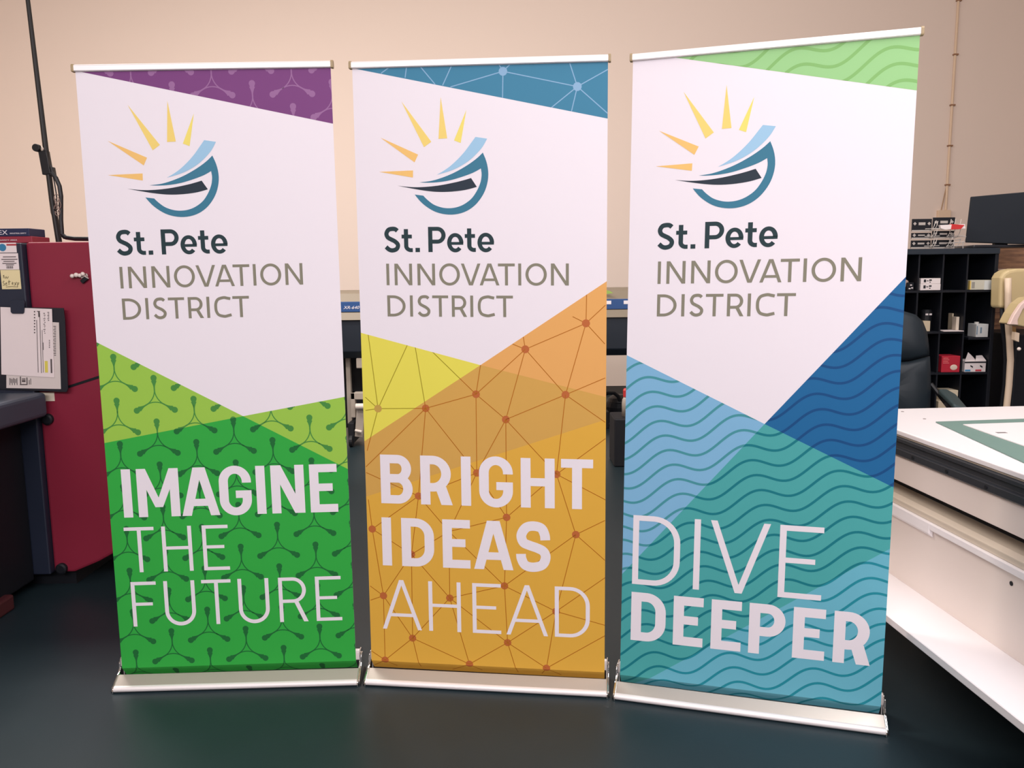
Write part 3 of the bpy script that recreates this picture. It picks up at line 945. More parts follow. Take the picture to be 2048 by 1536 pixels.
m = MB()
for a, b, r in ((80, 310, .009), (84, 330, .012)):
    m.tube([at(a, b, YT) - ml, at(95, b + 1, YT) - ml], r, 10)
m.obox(at(92, 326, YT) - ml, (1, 0, .1), (0, 1, 0), (-.1, 0, 1), .02, .016, .055)
m.obox(at(104, 343, YT) - ml, (1, 0, 0), (0, 1, 0), (-.1, 0, 1), .014, .012, .02)
m.build('clamp', BLK, mast, bevel=.003)
m = MB()
m.tube([at(a, b, YT - .03) - ml for a, b in ((103, 345), (112, 356), (119, 372), (122, 392), (122, 415), (122, 440), (124, 468), (132, 475), (150, 477.5), (190, 478))], .0105, 8)
m.build('cable', BLK, mast)
m = MB()
m.tube([at(a, b, YT - .02) - ml for a, b in ((101, 330), (105, 345), (109, 366), (113, 390), (114, 420))], .003, 6)
m.build('cable', BLK, mast)
m = MB()
m.tube([at(a, b, YT + .02) - ml for a, b in ((100, 395), (104, 425), (112, 450), (122, 470), (128, 476), (170, 479))], .006, 6)
m.build('cable', BLK, mast)
m = MB()
for i in range(5):
    cx_, cz_ = 113 + (i % 3) * 2, 396 + i * 7
    m.tube([at(cx_ + 5 * math.cos(k * .7 + i), cz_ + 8 * math.sin(k * .7 + i), YT - .045) - ml for k in range(9)], .0018, 5)
m.build('wire_tie', mat('wire_grey', (150, 130, 120), rough=.5), mast)

# ------------------------------------------------------------------ wide printer behind the banners
YPR = 7.0
pr = thing('wide_format_printer', 'wide grey and blue floor-standing printer seen behind the banners', 'printer', (at(970, 700, YPR).x, YPR, 0))
pl = pr.location
GREIGE = mat('printer_shell', (132, 121, 104), rough=.5)
PBLUE = mat('printer_blue', (38, 78, 134), rough=.45)
PBLK = mat('printer_black', (24, 34, 46), rough=.5)
PALE = mat('printer_frame', (180, 170, 158), rough=.5)
DPW = mat('printer_dark', (22, 24, 30), rough=.6)
x0p, x1p = at(505, 640, YPR).x - pl.x, at(1420, 640, YPR).x - pl.x
z = lambda py: at(970, py, YPR).z
MB().prism([(x0p, 0, z(601)), (x0p, .06, z(583)), (x0p, .5, z(579)), (x0p, .62, z(640)), (x0p, 0, z(640))], (x1p - x0p, 0, 0)).build('top_cover', GREIGE, pr, bevel=.01)
MB().box(x0p + .02, x1p - .02, -.012, .1, z(621), z(600.5)).build('blue_band', PBLUE, pr, bevel=.003)
MB().prism([(x0p, -.012, z(622)), (x0p, -.05, z(637)), (x0p, .2, z(637)), (x0p, .2, z(622))], (x1p - x0p, 0, 0)).build('front_lip', GREIGE, pr, bevel=.004)
MB().prism([(x0p + .04, -.03, z(637)), (x0p + .04, -.03, z(700)), (x0p + .04, .02, z(714)), (x0p + .04, .4, z(714)), (x0p + .04, .4, z(637))], (x1p - x0p - .08, 0, 0)).build('front_apron', PBLK, pr, bevel=.006)
letters('XR-640', .027, WHT, pr, (at(687.5, 616, YPR).x - pl.x, -.0135, z(615)), (math.pi / 2, 0, 0), 'lettering', shear=.3, width=at(720.5, 612, YPR).x - at(688.5, 612, YPR).x)
for a, b in ((1207, 1222), (1247, 1262)):
    MB().box(at(a, 606, YPR).x - pl.x, at(b, 606, YPR).x - pl.x, -.0145, -.0115, z(611), z(604)).build('label_plate', WHT, pr)
for a in (519, 1395):
    xx = at(a, 700, YPR).x - pl.x
    MB().box(xx - .05, xx + .05, .12, .3, .1, z(712)).build('leg', PALE, pr, bevel=.01)
    MB().box(xx - .06, xx + .06, -.25, .65, .09, .17).build('foot_beam', PALE, pr, bevel=.01)
    for yy in (-.18, .58):
        MB().tube([(xx - .02, yy, .045), (xx + .02, yy, .045)], .045, 18).build('caster', BLACK, pr)
# take-up parts that show between the banners
xx = lambda px: at(px, 800, YPR).x - pl.x
MB().box(xx(560), xx(790), .30, .32, .1, z(716)).build('media_curtain', DPW, pr)
MB().box(xx(689), xx(698), .1, .16, z(900), z(714)).build('side_post', PALE, pr, bevel=.005)
MB().box(xx(715), xx(752), .0, .1, z(734), z(714)).build('bracket', PALE, pr, bevel=.006)
m = MB()
m.box(xx(702), xx(760), -.02, .06, z(796), z(782))
m.box(xx(702), xx(711), -.02, .06, z(832), z(782))
m.build('take_up_arm', PALE, pr, bevel=.006)
MB().tube([(xx(714), -.06, z(808)), (xx(790), -.06, z(808))], .026, 18).build('take_up_roller', mat('roller_white', (235, 225, 215), rough=.3), pr)
m = MB()
m.obox((xx(720), -.03, z(840)), (1, 0, -.15), (0, 1, 0), (.1, 0, 1), .034, .02, .13)
m.build('slotted_stay', PALE, pr, bevel=.004)
MB().tube([(xx(711), -.07, z(855)), (xx(724), -.07, z(858))], .012, 10).build('stay_pin', mat('roller_white2', (235, 225, 215), rough=.3), pr)
m = MB()
m.box(xx(696), xx(708), -.05, .25, .03, z(842))
m.tube([(xx(699), -.06, .05), (xx(706), -.06, .05)], .05, 16)
m.build('dark_stand', DPW, pr, bevel=.004)
MB().box(xx(1180), xx(1216), .18, .22, z(772), z(714)).build('dark_bracket', DPW, pr, bevel=.004)
MB().box(xx(1205), xx(1215.5), .1, .16, z(736), z(731)).build('white_clip', WHT, pr)

gr = MB().prism([at(a, b, YPR - .012) for a, b in ((1205, 584), (1212, 580), (1220, 582), (1226, 586), (1214, 588))], (0, -.012, 0)).build('cloth_scrap', mat('green_scrap', (150, 180, 90), rough=.8))
gz = min(v.co.z for v in gr.data.vertices)
tag(gr, 'small green scrap stuck on the printer cover between the middle and right banners', 'scrap')

# vacuum and cables on the floor beyond
YV = 7.9
vc = thing('floor_vacuum', 'dark tub with loose hoses on the floor between the middle and right banners', 'vacuum', (at(1238, 800, YV).x, YV, 0))
vl = vc.location
zv = lambda py: at(1230, py, YV).z
MB().tube([(0, 0, .02), (0, 0, zv(812)), (0, 0, zv(803))], [.13, .14, .12], 24).build('tub', BLACK, vc, bevel=.006)
MB().tube([(0, 0, zv(803)), (0, 0, zv(795)), (0, 0, zv(789))], [.115, .1, .05], 24).build('motor_head', DARKP, vc, bevel=.004)
for L_ in (((1205, 789), (1216, 786), (1228, 786), (1236, 792), (1240, 802)), ((1206, 846), (1220, 855), (1240, 852), (1252, 845))):
    MB().tube([at(a, b, YV - .1) - vl for a, b in L_], .018, 10).build('hose', BLACK, vc)
MB().box(at(1205, 830, YV - .2).x - vl.x, at(1217, 830, YV - .2).x - vl.x, -.25, -.1, 0.0, zv(815)).build('power_brick', DPW, vc, bevel=.006)
YB = 6.2
bt = thing('spray_bottle', 'small white bottle with a red cap beside the left edge of the right banner', 'bottle', (at(1251, 850, YB).x, YB, 0))
zb2 = lambda py: at(1251, py, YB).z
st = MB().box(bt.location.x - .1, bt.location.x + .25, YB - .12, YB + .2, 0, zb2(832)).build('step_box', DPW, bevel=.01)
tag(st, 'low dark box on the floor under the white bottle with a red cap', 'box')
bt.location.z = zb2(832)
MB().tube([(0, 0, 0), (0, 0, .1), (0, 0, .13), (0, 0, .155)], [.028, .03, .026, .012], 16).build('bottle_body', PALE, bt, smooth=True)
MB().tube([(0, 0, .15), (0, 0, .2), (0, 0, .215)], [.02, .022, .014], 14).build('cap', mat('cap_red', (208, 62, 62), rough=.4), bt)

# ------------------------------------------------------------------ conduit on the back wall
cw = thing('wall_conduit', 'thin painted conduit running down the back wall to a small box', 'conduit', (at(1884, 420, WALL_Y).x, WALL_Y, at(1884, 440, WALL_Y).z))
cl = cw.location
WP = mat('conduit_paint', (226, 200, 172), rough=.6)
top, bot = at(1917.5, 0, WALL_Y - .02), at(1891.5, 420, WALL_Y - .02)
xcol = (top.x + bot.x) / 2
MB().tube([(top.x - cl.x, -.02, 5.95 - cl.z), (bot.x - cl.x, -.02, bot.z - cl.z)], .0135, 12).build('tube', WP, cw)
MB().tube([(bot.x - .0 - cl.x, -.012, bot.z + .3 - cl.z), (bot.x - .05 - cl.x, -.012, bot.z - cl.z)], .006, 8).build('cable', mat('conduit_wire', (170, 140, 108), rough=.6), cw)
for py in (2, 110, 211, 292, 370):
    p = at(1917.5 - 26 * py / 420, py, WALL_Y)
    MB().box(p.x - .034 - cl.x, p.x + .02 - cl.x, -.038, 0, p.z - .008 - cl.z, p.z + .008 - cl.z).build('strap', mat('strap_brown', (150, 112, 84), rough=.5), cw)
p0, p1 = at(1873, 421, WALL_Y), at(1897, 440, WALL_Y)
MB().box(p0.x - cl.x, p1.x - cl.x, -.05, 0, p1.z - cl.z, p0.z - cl.z).build('junction_box', WP, cw, bevel=.004)

# ------------------------------------------------------------------ black pigeon-hole shelf at the right
YSH = 5.2
SB = mat('shelf_black', (20, 24, 32), rough=.5, spec=.35)
sx0, sx1 = at(1742, 500, YSH).x, at(1999, 500, YSH).x
ztop = at(1900, 497, YSH).z
shf = thing('pigeon_hole_shelf', 'black pigeon-hole shelving unit behind the right banner, full of small boxes', 'shelf', ((sx0 + sx1) / 2, YSH + .19, 0))
sl = shf.location
hw_ = (sx1 - sx0) / 2
MB().box(-hw_, hw_, -.2, .19, ztop - .036, ztop).build('top_board', mat('shelf_top', (34, 44, 54), rough=.45), shf, bevel=.003)
for s in (-1, 1):
    MB().box(min(s * hw_, s * (hw_ - .022)), max(s * hw_, s * (hw_ - .022)), -.19, .19, 0, ztop - .036).build('side_panel', SB, shf, bevel=.002)
MB().box(-hw_ + .022, hw_ - .022, .18, .19, 0.02, ztop - .036).build('back_panel', SB, shf)
shelf_z = [1.333, 1.072, .808, .547, .285, .03]
div_x = [at(px, 560, YSH).x for px in (1789, 1838, 1886.5, 1935)]
for q in shelf_z:
    MB().box(-hw_ + .022, (div_x[3] - sl.x if q == 1.072 else hw_ - .022), -.185, .18, q - .014, q).build('shelf_board', SB, shf)
for q in div_x:
    q -= sl.x
    MB().box(q - .005, q + .005, -.182, .18, .03, ztop - .036).build('divider', SB, shf)


def carton(name, label, cat, px0, px1, py0, zbase, depth, m, Y=YSH + .012, rz=0.0, group=None, extra=None):
    """a box standing on a shelf board: front face between two sight lines"""
    A_, B_ = at(px0, py0, Y), at(px1, py0, Y)
    hgt = A_.z - zbase
    edges = [sx0 + .022] + div_x + [sx1 - .022]           # keep clear of the uprights of its own pigeon-hole
    k = max(i for i in range(5) if edges[i] < (A_.x + B_.x) / 2)
    A_.x, B_.x = max(A_.x, edges[k] + .008), min(B_.x, edges[k + 1] - .008)
    t = thing(name, label, cat, ((A_.x + B_.x) / 2, Y, zbase + .0008), rz, group)
    hw2 = (B_.x - A_.x) / 2
    MB().box(-hw2, hw2, 0, depth, 0, hgt).build('carton_body', m, t, bevel=.002)
    if extra:
        extra(t, hw2, hgt)
    return t


CW = mat('carton_white', (236, 226, 224), rough=.6)
CB = mat('carton_beige', (204, 188, 160), rough=.6)
CG = mat('carton_grey', (196, 194, 188), rough=.6)
BLKP = mat('carton_black_print', (36, 38, 44), rough=.6)


def ink_print(t, hw2, h):
    for a, b, c, d in ((.15, .26, .3, .8), (.3, .33, .45, .7), (.42, .55, .55, .8), (.44, .5, .25, .4), (.34, .39, .5, .62)):
        MB().box(-hw2 + 2 * hw2 * a, -hw2 + 2 * hw2 * b, -.001, .0005, h * c, h * d).build('printed_mark', BLKP, t)


ta = carton('ink_box', 'white ink box, lower of the two stacked in the top row of the black shelf', 'box', 1841, 1881.5, 568.5, shelf_z[0], .13, CW, group='white ink boxes stacked in the shelf', extra=ink_print)
zmid = at(1860, 568.5, YSH + .012).z + .0008
tb = carton('ink_box', 'white ink box, upper of the two stacked in the top row of the black shelf', 'box', 1842, 1881.5, 557, zmid, .13, CW, group='white ink boxes stacked in the shelf', extra=ink_print)


def film(t, hw2, h):
    MB().box(-hw2 + .012, -hw2 + .03, -.0012, .0005, .01, h - .012).build('barcode_label', mat('pack_grey', (150, 148, 140), rough=.6), t)
    MB().box(-hw2 - .001, -hw2 + .006, -.0012, .02, .002, h - .004).build('yellow_edge', mat('pack_yellow', (226, 196, 110), rough=.6), t)
    MB().box(hw2 - .045, hw2 + .001, -.003, .02, -.0, h - .004).build('clear_end', mat('pack_clear', (216, 220, 216), rough=.2), t)


carton('plastic_pack', 'silver-grey wrapped pack at the right end of the top row in the black shelf', 'pack', 1940.5, 1988, 560.5, shelf_z[0], .12, mat('pack_silver', (202, 200, 184), rough=.3), extra=film)
t = thing('paper_bag', 'crumpled pinkish bag at the left end of the top row beside the right banner', 'bag', (at(1811, 577, YSH + .04).x, YSH + .06, shelf_z[0] + .0008))
m = MB()
m.ball((0, .03, .036), .04, 10, 7, (1.0, .8, .95))
o = m.build('bag_body', mat('bag_pink', (214, 184, 168), rough=.8), t)
for v in o.data.vertices:
    v.co += Vector((random.uniform(-.006, .006), random.uniform(-.006, .006), random.uniform(-.004, .004) if v.co.z > .01 else 0))
    v.co.z = max(v.co.z, 0)
t2 = thing('small_box', 'tiny black box with white marks beside the pinkish bag in the top row', 'box', (at(1821, 577, YSH + .04).x, YSH + .04, shelf_z[0] + .0008))
MB().box(-.022, .022, 0, .06, 0, .05).build('carton_body', BLACK, t2, bevel=.003)
m = MB()
for a, b in ((-.012, .008), (.004, .012), (-.004, .03)):
    m.box(a, a + .012, -.001, .0005, b, b + .007)
m.build('printing', CW, t2)
# second row
carton('small_carton', 'small cream carton beside the chair back in the second row of the black shelf', 'box', 1846.5, 1861, 642.5, shelf_z[1] + .0, .1, CB, Y=YSH + .02)
t = thing('black_canister', 'dark canister with white marks in the second row of the black shelf', 'canister', (at(1851, 660, YSH + .1).x, YSH + .1, shelf_z[1] + .0008))
MB().tube([(0, 0, 0), (0, 0, .125), (0, 0, .135)], [.033, .033, .025], 18).build('canister_body', DARKP, t)
for a, b in ((-.022, -.005), (.002, .018)):
    MB().box(a, b, -.0345, -.031, .1, .111).build('white_mark', CW, t)
tc1 = carton('small_carton', 'narrow cream carton, rear one of the upright pair in the second row', 'box', 1905, 1915, 627, shelf_z[1], .05, CB, Y=YSH + .12)
tc2 = carton('small_carton', 'narrow pale carton, front one of the upright pair in the second row', 'box', 1913, 1921.5, 634, shelf_z[1] + .0035, .05, mat('carton_pale', (220, 206, 186), rough=.6), Y=YSH + .05)
MBp = MB().prism([(at(1887, 656, YSH).x, YSH - .005, shelf_z[1]), (at(1927, 662, YSH).x, YSH - .005, shelf_z[1]), (at(1927, 656, YSH).x, YSH + .12, shelf_z[1]), (at(1889, 654, YSH).x, YSH + .1, shelf_z[1])], (0, 0, .0035))
tag(MBp.build('paper_sheet', PAPER), 'loose white sheet under the upright pair of cartons in the black shelf', 'paper')
tag(carton('thin_pack', 'little pale card standing behind the upright pair of cartons in the shelf', 'card', 1912, 1921, 616, shelf_z[1], .03, CG, Y=YSH + .2), 'tall thin pale pack standing at the back behind the upright carton pair', 'pack')


def jar_print(t, hw2, h):
    for a, b, c, d in ((-.35, -.1, .3, .75), (-.95, -.8, .2, .85)):
        MB().box(hw2 * a, hw2 * b, -.0012, .0005, h * c, h * d).build('blue_print', mat('print_blue_grey', (110, 134, 152), rough=.6), t)
    MB().tube([(-hw2 * .45, .04, h - .002), (-hw2 * .45, .04, h + .012)], .014, 12).build('lid', CG, t)


carton('supply_pack', 'pale grey pack with blue print at the right end of the second row', 'pack', 1953.5, 1981.5, 648.5, at(1967, 674, YSH + .03).z, .1, mat('supply_pale', (206, 208, 206), rough=.5), extra=jar_print)
zlip = at(1967, 674, YSH + .03).z
MB().box(at(1938, 670, YSH).x - sl.x, hw_ - .022, -.185, .18, zlip - .014, zlip).build('shelf_board', SB, shf)


# third row
def red_print(t, hw2, h):
    m = MB()
    m.ball((hw2 * .35, .0, h * .3), .018, 12, 8, (1.3, .12, 1.0))
    m.build('picture', mat('print_cream', (226, 204, 186), rough=.6), t)
    m = MB()
    for i in range(4):
        m.box(-hw2 * .85, -hw2 * (.3 - .1 * (i % 2)), -.001, .0005, h * (.85 - i * .1), h * (.89 - i * .1))
    m.build('printing', mat('print_pink', (226, 120, 120), rough=.6), t)


z3 = shelf_z[2]
carton('cartridge_box', 'red box with a pale picture in the third row of the black shelf', 'box', 1884, 1921, 712.5, z3, .13, mat('carton_bright_red', (186, 36, 56), rough=.5), extra=red_print)


def tone(t, hw2, h):
    m = MB()
    m.box(-hw2 - .0005, hw2 + .0005, -.0012, .0005, h * .80, h * .93)
    m.build('dark_stripe', BLKP, t)
    for a in (.27, .72):
        c = -hw2 + 2 * hw2 * a
        MB().prism([(c, -.0012, h * .62), (c + .016, -.0012, h * .5), (c + .016, -.0012, h * .36), (c, -.0012, h * .5)], (0, .0015, 0)).build('picture', BLKP, t)
    MB().box(-hw2 + .003, -hw2 + .038, -.0013, .0005, h * .06, h * .22).build('blue_patch', mat('print_cyan', (66, 142, 186), rough=.6), t)
    MB().box(-hw2 + .07, -hw2 + .108, -.0013, .0005, h * .06, h * .22).build('red_patch', mat('print_crimson', (206, 66, 78), rough=.6), t)
    MB().prism([(-hw2, 0, h), (-hw2 + .02, .005, h + .055), (-hw2 + .07, .03, h + .02), (-hw2 + .08, .02, h)], (0, .002, 0)).build('open_flap', CW, t)
    MB().prism([(0, .0, h), (hw2, .0, h), (hw2, .05, h + .03), (.03, .05, h + .028)], (0, .002, 0)).build('open_flap', CW, t)


carton('cartridge_box', 'open white toner box with black pictures in the third row of the black shelf', 'box', 1930, 1978, 722, z3, .13, CW, extra=tone)
# fourth row
z4 = shelf_z[3]
ca = carton('small_carton', 'lower beige carton of the stepped pile in the fourth row of the black shelf', 'box', 1877, 1916, 803, z4, .14, CB)
zc = at(1890, 803, YSH + .012).z + .0008
carton('small_carton', 'upper beige carton of the stepped pile in the fourth row of the black shelf', 'box', 1892, 1917.5, 781, zc, .12, mat('carton_beige_light', (216, 202, 174), rough=.6))


# racks on the shelf top
def rack(label, px0, px1, tiers, Y, wires):
    a, b = at(px0, 480, Y), at(px1, 480, Y)
    t = thing('literature_rack', label, 'rack', ((a.x + b.x) / 2, Y, ztop), 0, 'black wire racks on the shelf top')
    tl = t.location
    hw3 = (b.x - a.x) / 2
    SIL = mat('rack_silver', (196, 190, 184), rough=.35, metal=.3)
    for i, (y0_, y1_) in enumerate(tiers):
        za, zb3 = at(px0, y0_, Y).z - ztop, max(at(px0, y1_, Y).z - ztop, .001)
        o = MB().box(-hw3, hw3, .0, .008, zb3, za).build('tier_plate', BLACK, t, bevel=.002)
        m = MB()
        h_ = za - zb3
        for s in (-.72, .72):
            r = .011
            c = (s * hw3, -.001, zb3 + h_ * .62)
            m.prism([(c[0] - r, -.0012, c[2]), (c[0], -.0012, c[2] - r), (c[0] + r, -.0012, c[2]), (c[0], -.0012, c[2] + r)], (0, .003, 0))
        m.box(-hw3 * .34, hw3 * .34, -.0012, .001, zb3 + h_ * .5, zb3 + h_ * .72)
        m.build('tier_marks', SIL, o)
        MB().box(-hw3, hw3 * .98, -.012, .0, zb3, zb3 + .008).build('tier_lip', SIL, t)
        w_ = MB()
        for s in wires:
            w_.tube([(s * hw3, -.01, zb3 + .004), (s * hw3 - .012, -.06, zb3 + .006), (s * hw3 - .004, -.07, zb3 + .03), (s * hw3 + .012, -.05, zb3 + .06)], .0022, 6)
        w_.tube([(-hw3 * .2, -.07, zb3 + .012), (hw3 * 1.3, -.07, zb3 + .014)], .0022, 6)
        w_.build('wire_tray', SIL, t)
    return t


rack('left black wire rack with three tiers on the shelf top, beside the right banner', 1822.5, 1862, ((438, 463), (466, 478), (481, 497)), YSH + .13, (.75, 1.0))
rack('right black wire rack with three tiers on the shelf top, nearer the monitor', 1864, 1908, ((435, 459), (462, 477), (480, 497)), YSH + .16, (.1, .5, 1.0))
t = thing('paper_packet', 'white and red packet lying on the tiers of the right wire rack', 'packet', at(1906, 459, YSH + .062))
ql = t.location
MB().prism([Vector(p) - ql for p in (at(1880, 450, YSH + .062), at(1930, 448, YSH + .062), at(1931, 457, YSH + .062), at(1890, 459, YSH + .062), at(1882, 457, YSH + .062))], (0, .02, 0)).build('packet_body', CW, t)
MB().prism([Vector(p) - ql for p in (at(1904, 448, YSH + .060), at(1929, 450, YSH + .060), at(1922, 458, YSH + .060), at(1902, 459, YSH + .060))], (0, .034, 0)).build('red_cover', mat('packet_red', (202, 52, 52), rough=.5), t)
# spare rack arms to the right
t = thing('wire_basket', 'small bent wire basket between the right rack and the monitor', 'basket', at(1915, 478, YSH + .1))
t.location.z = ztop
ql = t.location
m = MB()
for L in (((1906, 474), (1932, 473), (1929, 484), (1900, 485), (1906, 474)), ((1911, 480), (1922, 478), (1919, 485), (1909, 485)), ((1892, 486), (1920, 485), (1928, 483))):
    m.tube([at(a, b, YSH + .1) - ql for a, b in L], .0026, 6)
m.tube([at(1908, 485, YSH + .1) - ql, (at(1908, 496, YSH + .1).x - ql.x, 0, .0)], .0026, 6)
m.tube([at(1926, 484, YSH + .1) - ql, (at(1926, 496, YSH + .1).x - ql.x, 0, .0)], .0026, 6)
m.build('wire_frame', mat('rack_silver', (196, 190, 184)), t)

# monitor
mt = thing('monitor', 'large black monitor standing at the right end of the shelf top', 'monitor', (at(2010, 490, YSH + .04).x, YSH + .12, ztop))
ql = mt.location
P4 = [at(1941, 393.5, YSH + .10), at(2105, 379, YSH - .10), at(2095, 490, YSH - .10), at(1930.5, 484.5, YSH + .10)]
nrm = (P4[1] - P4[0]).cross(P4[3] - P4[0]).normalized()
if nrm.y < 0:
    nrm = -nrm
MB().prism([p - ql for p in P4], nrm * .035).build('housing', mat('monitor_black', (20, 26, 33), rough=.6, spec=.25), mt, bevel=.004)
cen = (P4[0] + P4[1] + P4[2] + P4[3]) / 4
MB().prism([(cen + (p - cen) * .95) - ql - nrm * .001 for p in P4], nrm * .003).build('screen', mat('screen_black', (18, 25, 33), rough=.55, spec=.2), mt)
MB().obox((P4[3] + P4[2]) / 2 - ql + Vector((0, .06, .012)), (1, 0, 0), (0, 1, 0), (0, 0, 1), .04, .015, .028).build('neck', BLACK, mt)
MB().box(-.22, .2, -.12, .12, 0.001, .02).build('stand_foot', mat('stand_gloss', (38, 40, 46), rough=.2), mt, bevel=.006)

# ------------------------------------------------------------------ office chair in front of the shelf
YCH = 4.45
CH = mat('chair_leather', (32, 42, 49), rough=.5, spec=.35)
ch = thing('office_chair', 'dark padded office chair behind the right banner, in front of the black shelf', 'chair', (at(1796, 700, YCH).x, YCH, 0), -.25)
m = MB()
prof = [(.0, 1.215), (.05, 1.213), (.1, 1.2), (.145, 1.165), (.175, 1.11), (.19, 1.04), (.195, .95), (.2, .85), (.205, .75), (.2, .66), (.17, .6)]
V, F = [], []
nb = len(prof)
out = [(x, q) for x, q in prof] + [(-x, q) for x, q in prof[::-1]]


def pad(name, ring_, y0, y1, bulge, m_, par, shift=0.0):
    """cushion: outline in x-z, rounded towards both faces"""
    cx_ = sum(p[0] for p in ring_) / len(ring_)
    cz_ = sum(p[1] for p in ring_) / len(ring_)
    V, F = [], []
    lay_ = [(y0 - bulge, .0), (y0 - bulge, .55), (y0 - bulge * .6, .86), (y0, 1.0), (y1, 1.0), (y1 + bulge * .6, .86), (y1 + bulge, .55), (y1 + bulge, 0)]
    n = len(ring_)
    for y, k in lay_:
        for x, q in ring_:
            V.append((cx_ + (x - cx_) * k, y + shift * (q - .5), cz_ + (q - cz_) * k))
    for i in range(len(lay_) - 1):
        for j in range(n):
            F.append((i * n + j, i * n + (j + 1) % n, (i + 1) * n + (j + 1) % n, (i + 1) * n + j))
    me_ = MB().add(V, F)
    return me_.build(name, m_, par, smooth=True)


up_ = [(x, q) for x, q in out if q > 1.0]
hd = [(.0, 1.235), (.06, 1.232), (.12, 1.213), (.16, 1.175), (.185, 1.11), (.195, 1.04), (.2, .985)]
hd = hd + [(.1, .955), (0, .945)]
hd = hd + [(-x, q) for x, q in hd[::-1][1:-1]]
pad('headrest', hd, .14, .18, .03, CH, ch, .08)
bk_ = [(0, .94), (.1, .95), (.2, .98), (.208, .88), (.212, .78), (.21, .66), (.19, .58), (0, .56)]
bk_ = bk_ + [(-x, q) for x, q in bk_[::-1][1:-1]]
pad('backrest', bk_, .13, .17, .035, CH, ch, .08)
se = [(-.24, -.24), (.24, -.24), (.25, 0), (.23, .2), (-.23, .2), (-.25, 0)]
MB().prism([(x, y, .43) for x, y in se], (0, 0, .1)).build('seat', CH, ch, bevel=.035, seg=4)
MB().tube([(0, 0, .1), (0, 0, .28), (0, 0, .44)], [.03, .025, .04], 16).build('gas_column', DARKP, ch)
m = MB()
for k in range(5):
    a_ = math.radians(72 * k + 10)
    m.tube([(0, 0, .12), (.3 * math.cos(a_), .3 * math.sin(a_), .075)], [.03, .018], 10)
m.build('star_base', DARKP, ch)
for k in range(5):
    a_ = math.radians(72 * k + 10)
    c = Vector((.31 * math.cos(a_), .31 * math.sin(a_), .032))
    MB().tube([c - Vector((.018, 0, 0)), c + Vector((.018, 0, 0))], .032, 16).build('caster', BLACK, ch)
for s in (-1, 1):
    m = MB()
    m.tube([(s * .235, .02, .46), (s * .285, .02, .5), (s * .29, .02, .72)], .016, 10)
    m.tube([(s * .29, .02, .7), (s * .29, .14, .72), (s * .22, .2, .82)], .013, 8)
    o = m.build('arm_support', DARKP, ch)
    pd = MB()
    pd.add(*(lambda P: (P, [(0, 1, 2, 3, 4), (9, 8, 7, 6, 5)] + [(i, (i + 1) % 5, (i + 1) % 5 + 5, i + 5) for i in range(5)]))([(s * .25, -.16, .735), (s * .33, -.16, .70), (s * .335, .12, .74), (s * .3, .18, .765), (s * .25, .16, .765)] + [(s * .25, -.16, .765), (s * .33, -.16, .735), (s * .335, .12, .775), (s * .3, .18, .8), (s * .25, .16, .8)]))
    pd.build('armrest', mat('arm_pad', (62, 78, 80), rough=.5), ch, bevel=.012, seg=3)

# ------------------------------------------------------------------ wood-clad partition and the beige press at the right edge
YW = 5.72
m_wood = mat('reclaimed_wood', (150, 112, 84), rough=.7, noise=.5, nscale=9, rgb2=(92, 66, 56))
nt = m_wood.node_tree
tc = nt.nodes.new('ShaderNodeMapping')
tc.inputs['Scale'].default_value = (.7, 1, 5)
co = [n for n in nt.nodes if n.type == 'TEX_COORD'][0]
for n in nt.nodes:
    if n.type == 'TEX_NOISE':
        nt.links.new(co.outputs['Object'], tc.inputs['Vector'])
        nt.links.new(tc.outputs['Vector'], n.inputs['Vector'])
m = MB()
zwt = at(2000, 492, YW).z
k = 0
zz_ = 0.0
while zz_ < zwt - .02:
    hgt = min(.11 + .04 * ((k * 7) % 3), zwt - zz_)
    m.box(3.12, 7.4, YW + .004 * (k % 3), YW + .08, zz_ + .003, zz_ + hgt)
    zz_ += hgt
    k += 1
struct('wall_partition', m, m_wood, 'low partition clad in weathered brown boards at the right')

YQ = 5.0
CREAM = mat('press_cream', (206, 186, 140), rough=.45)
CREAMP = mat('press_pale', (226, 204, 178), rough=.4)
ps = thing('press_machine', 'cream machine with a rounded head and curved posts at the right edge', 'machine', (at(2060, 800, YQ).x, YQ + .3, 0))
ql = ps.location


def q3(L, Y):
    return [at(a, b, Y) - ql for a, b in L]


MB().prism(q3([(2002, 556), (2008, 546), (2018, 540), (2034, 537), (2120, 536), (2125, 560), (2122, 616), (2000, 617)], YQ + .06), (0, .115, 0)).build('head', CREAM, ps, bevel=.02, seg=3)
post = MB()
post.tube(q3([(2016, 556), (2016, 590), (2016, 640), (2019, 680), (2021, 720), (2018, 770), (2013, 815), (2012, 850), (2013, 930), (2018, 985)], YQ + .02), .019, 12)
post.build('post', CREAMP, ps, smooth=True)
post = MB()
post.tube(q3([(2004, 617), (2005, 650), (2010, 690), (2012, 720), (2009, 770), (2003, 815), (2003, 850), (2007, 930), (2016, 985)], YQ + .08), .013, 10)
post.build('hose', BLACK, ps, smooth=True)
MB().prism(q3([(2020, 648), (2030, 628), (2044, 608), (2060, 596), (2100, 590), (2100, 652), (2050, 654)], YQ - .25), (0, .12, 0)).build('tray_arm', CREAM, ps, bevel=.008)
MB().prism(q3([(2019, 649), (2028, 630), (2042, 609), (2058, 596), (2064, 600), (2046, 619), (2036, 640), (2037, 650)], YQ - .27), (0, .03, 0)).build('arm_edge', mat('arm_pink', (242, 214, 202), rough=.4), ps, bevel=.004)
MB().box(at(2032, 690, YQ + .1).x - ql.x, .6, -.2, .3, .12, at(2040, 672, YQ).z).build('lower_cabinet', BLACK, ps, bevel=.006)
MB().box(at(2010, 900, YQ).x - ql.x, .6, -.34, -.125, 0, .12).build('base', DPW, ps, bevel=.006)
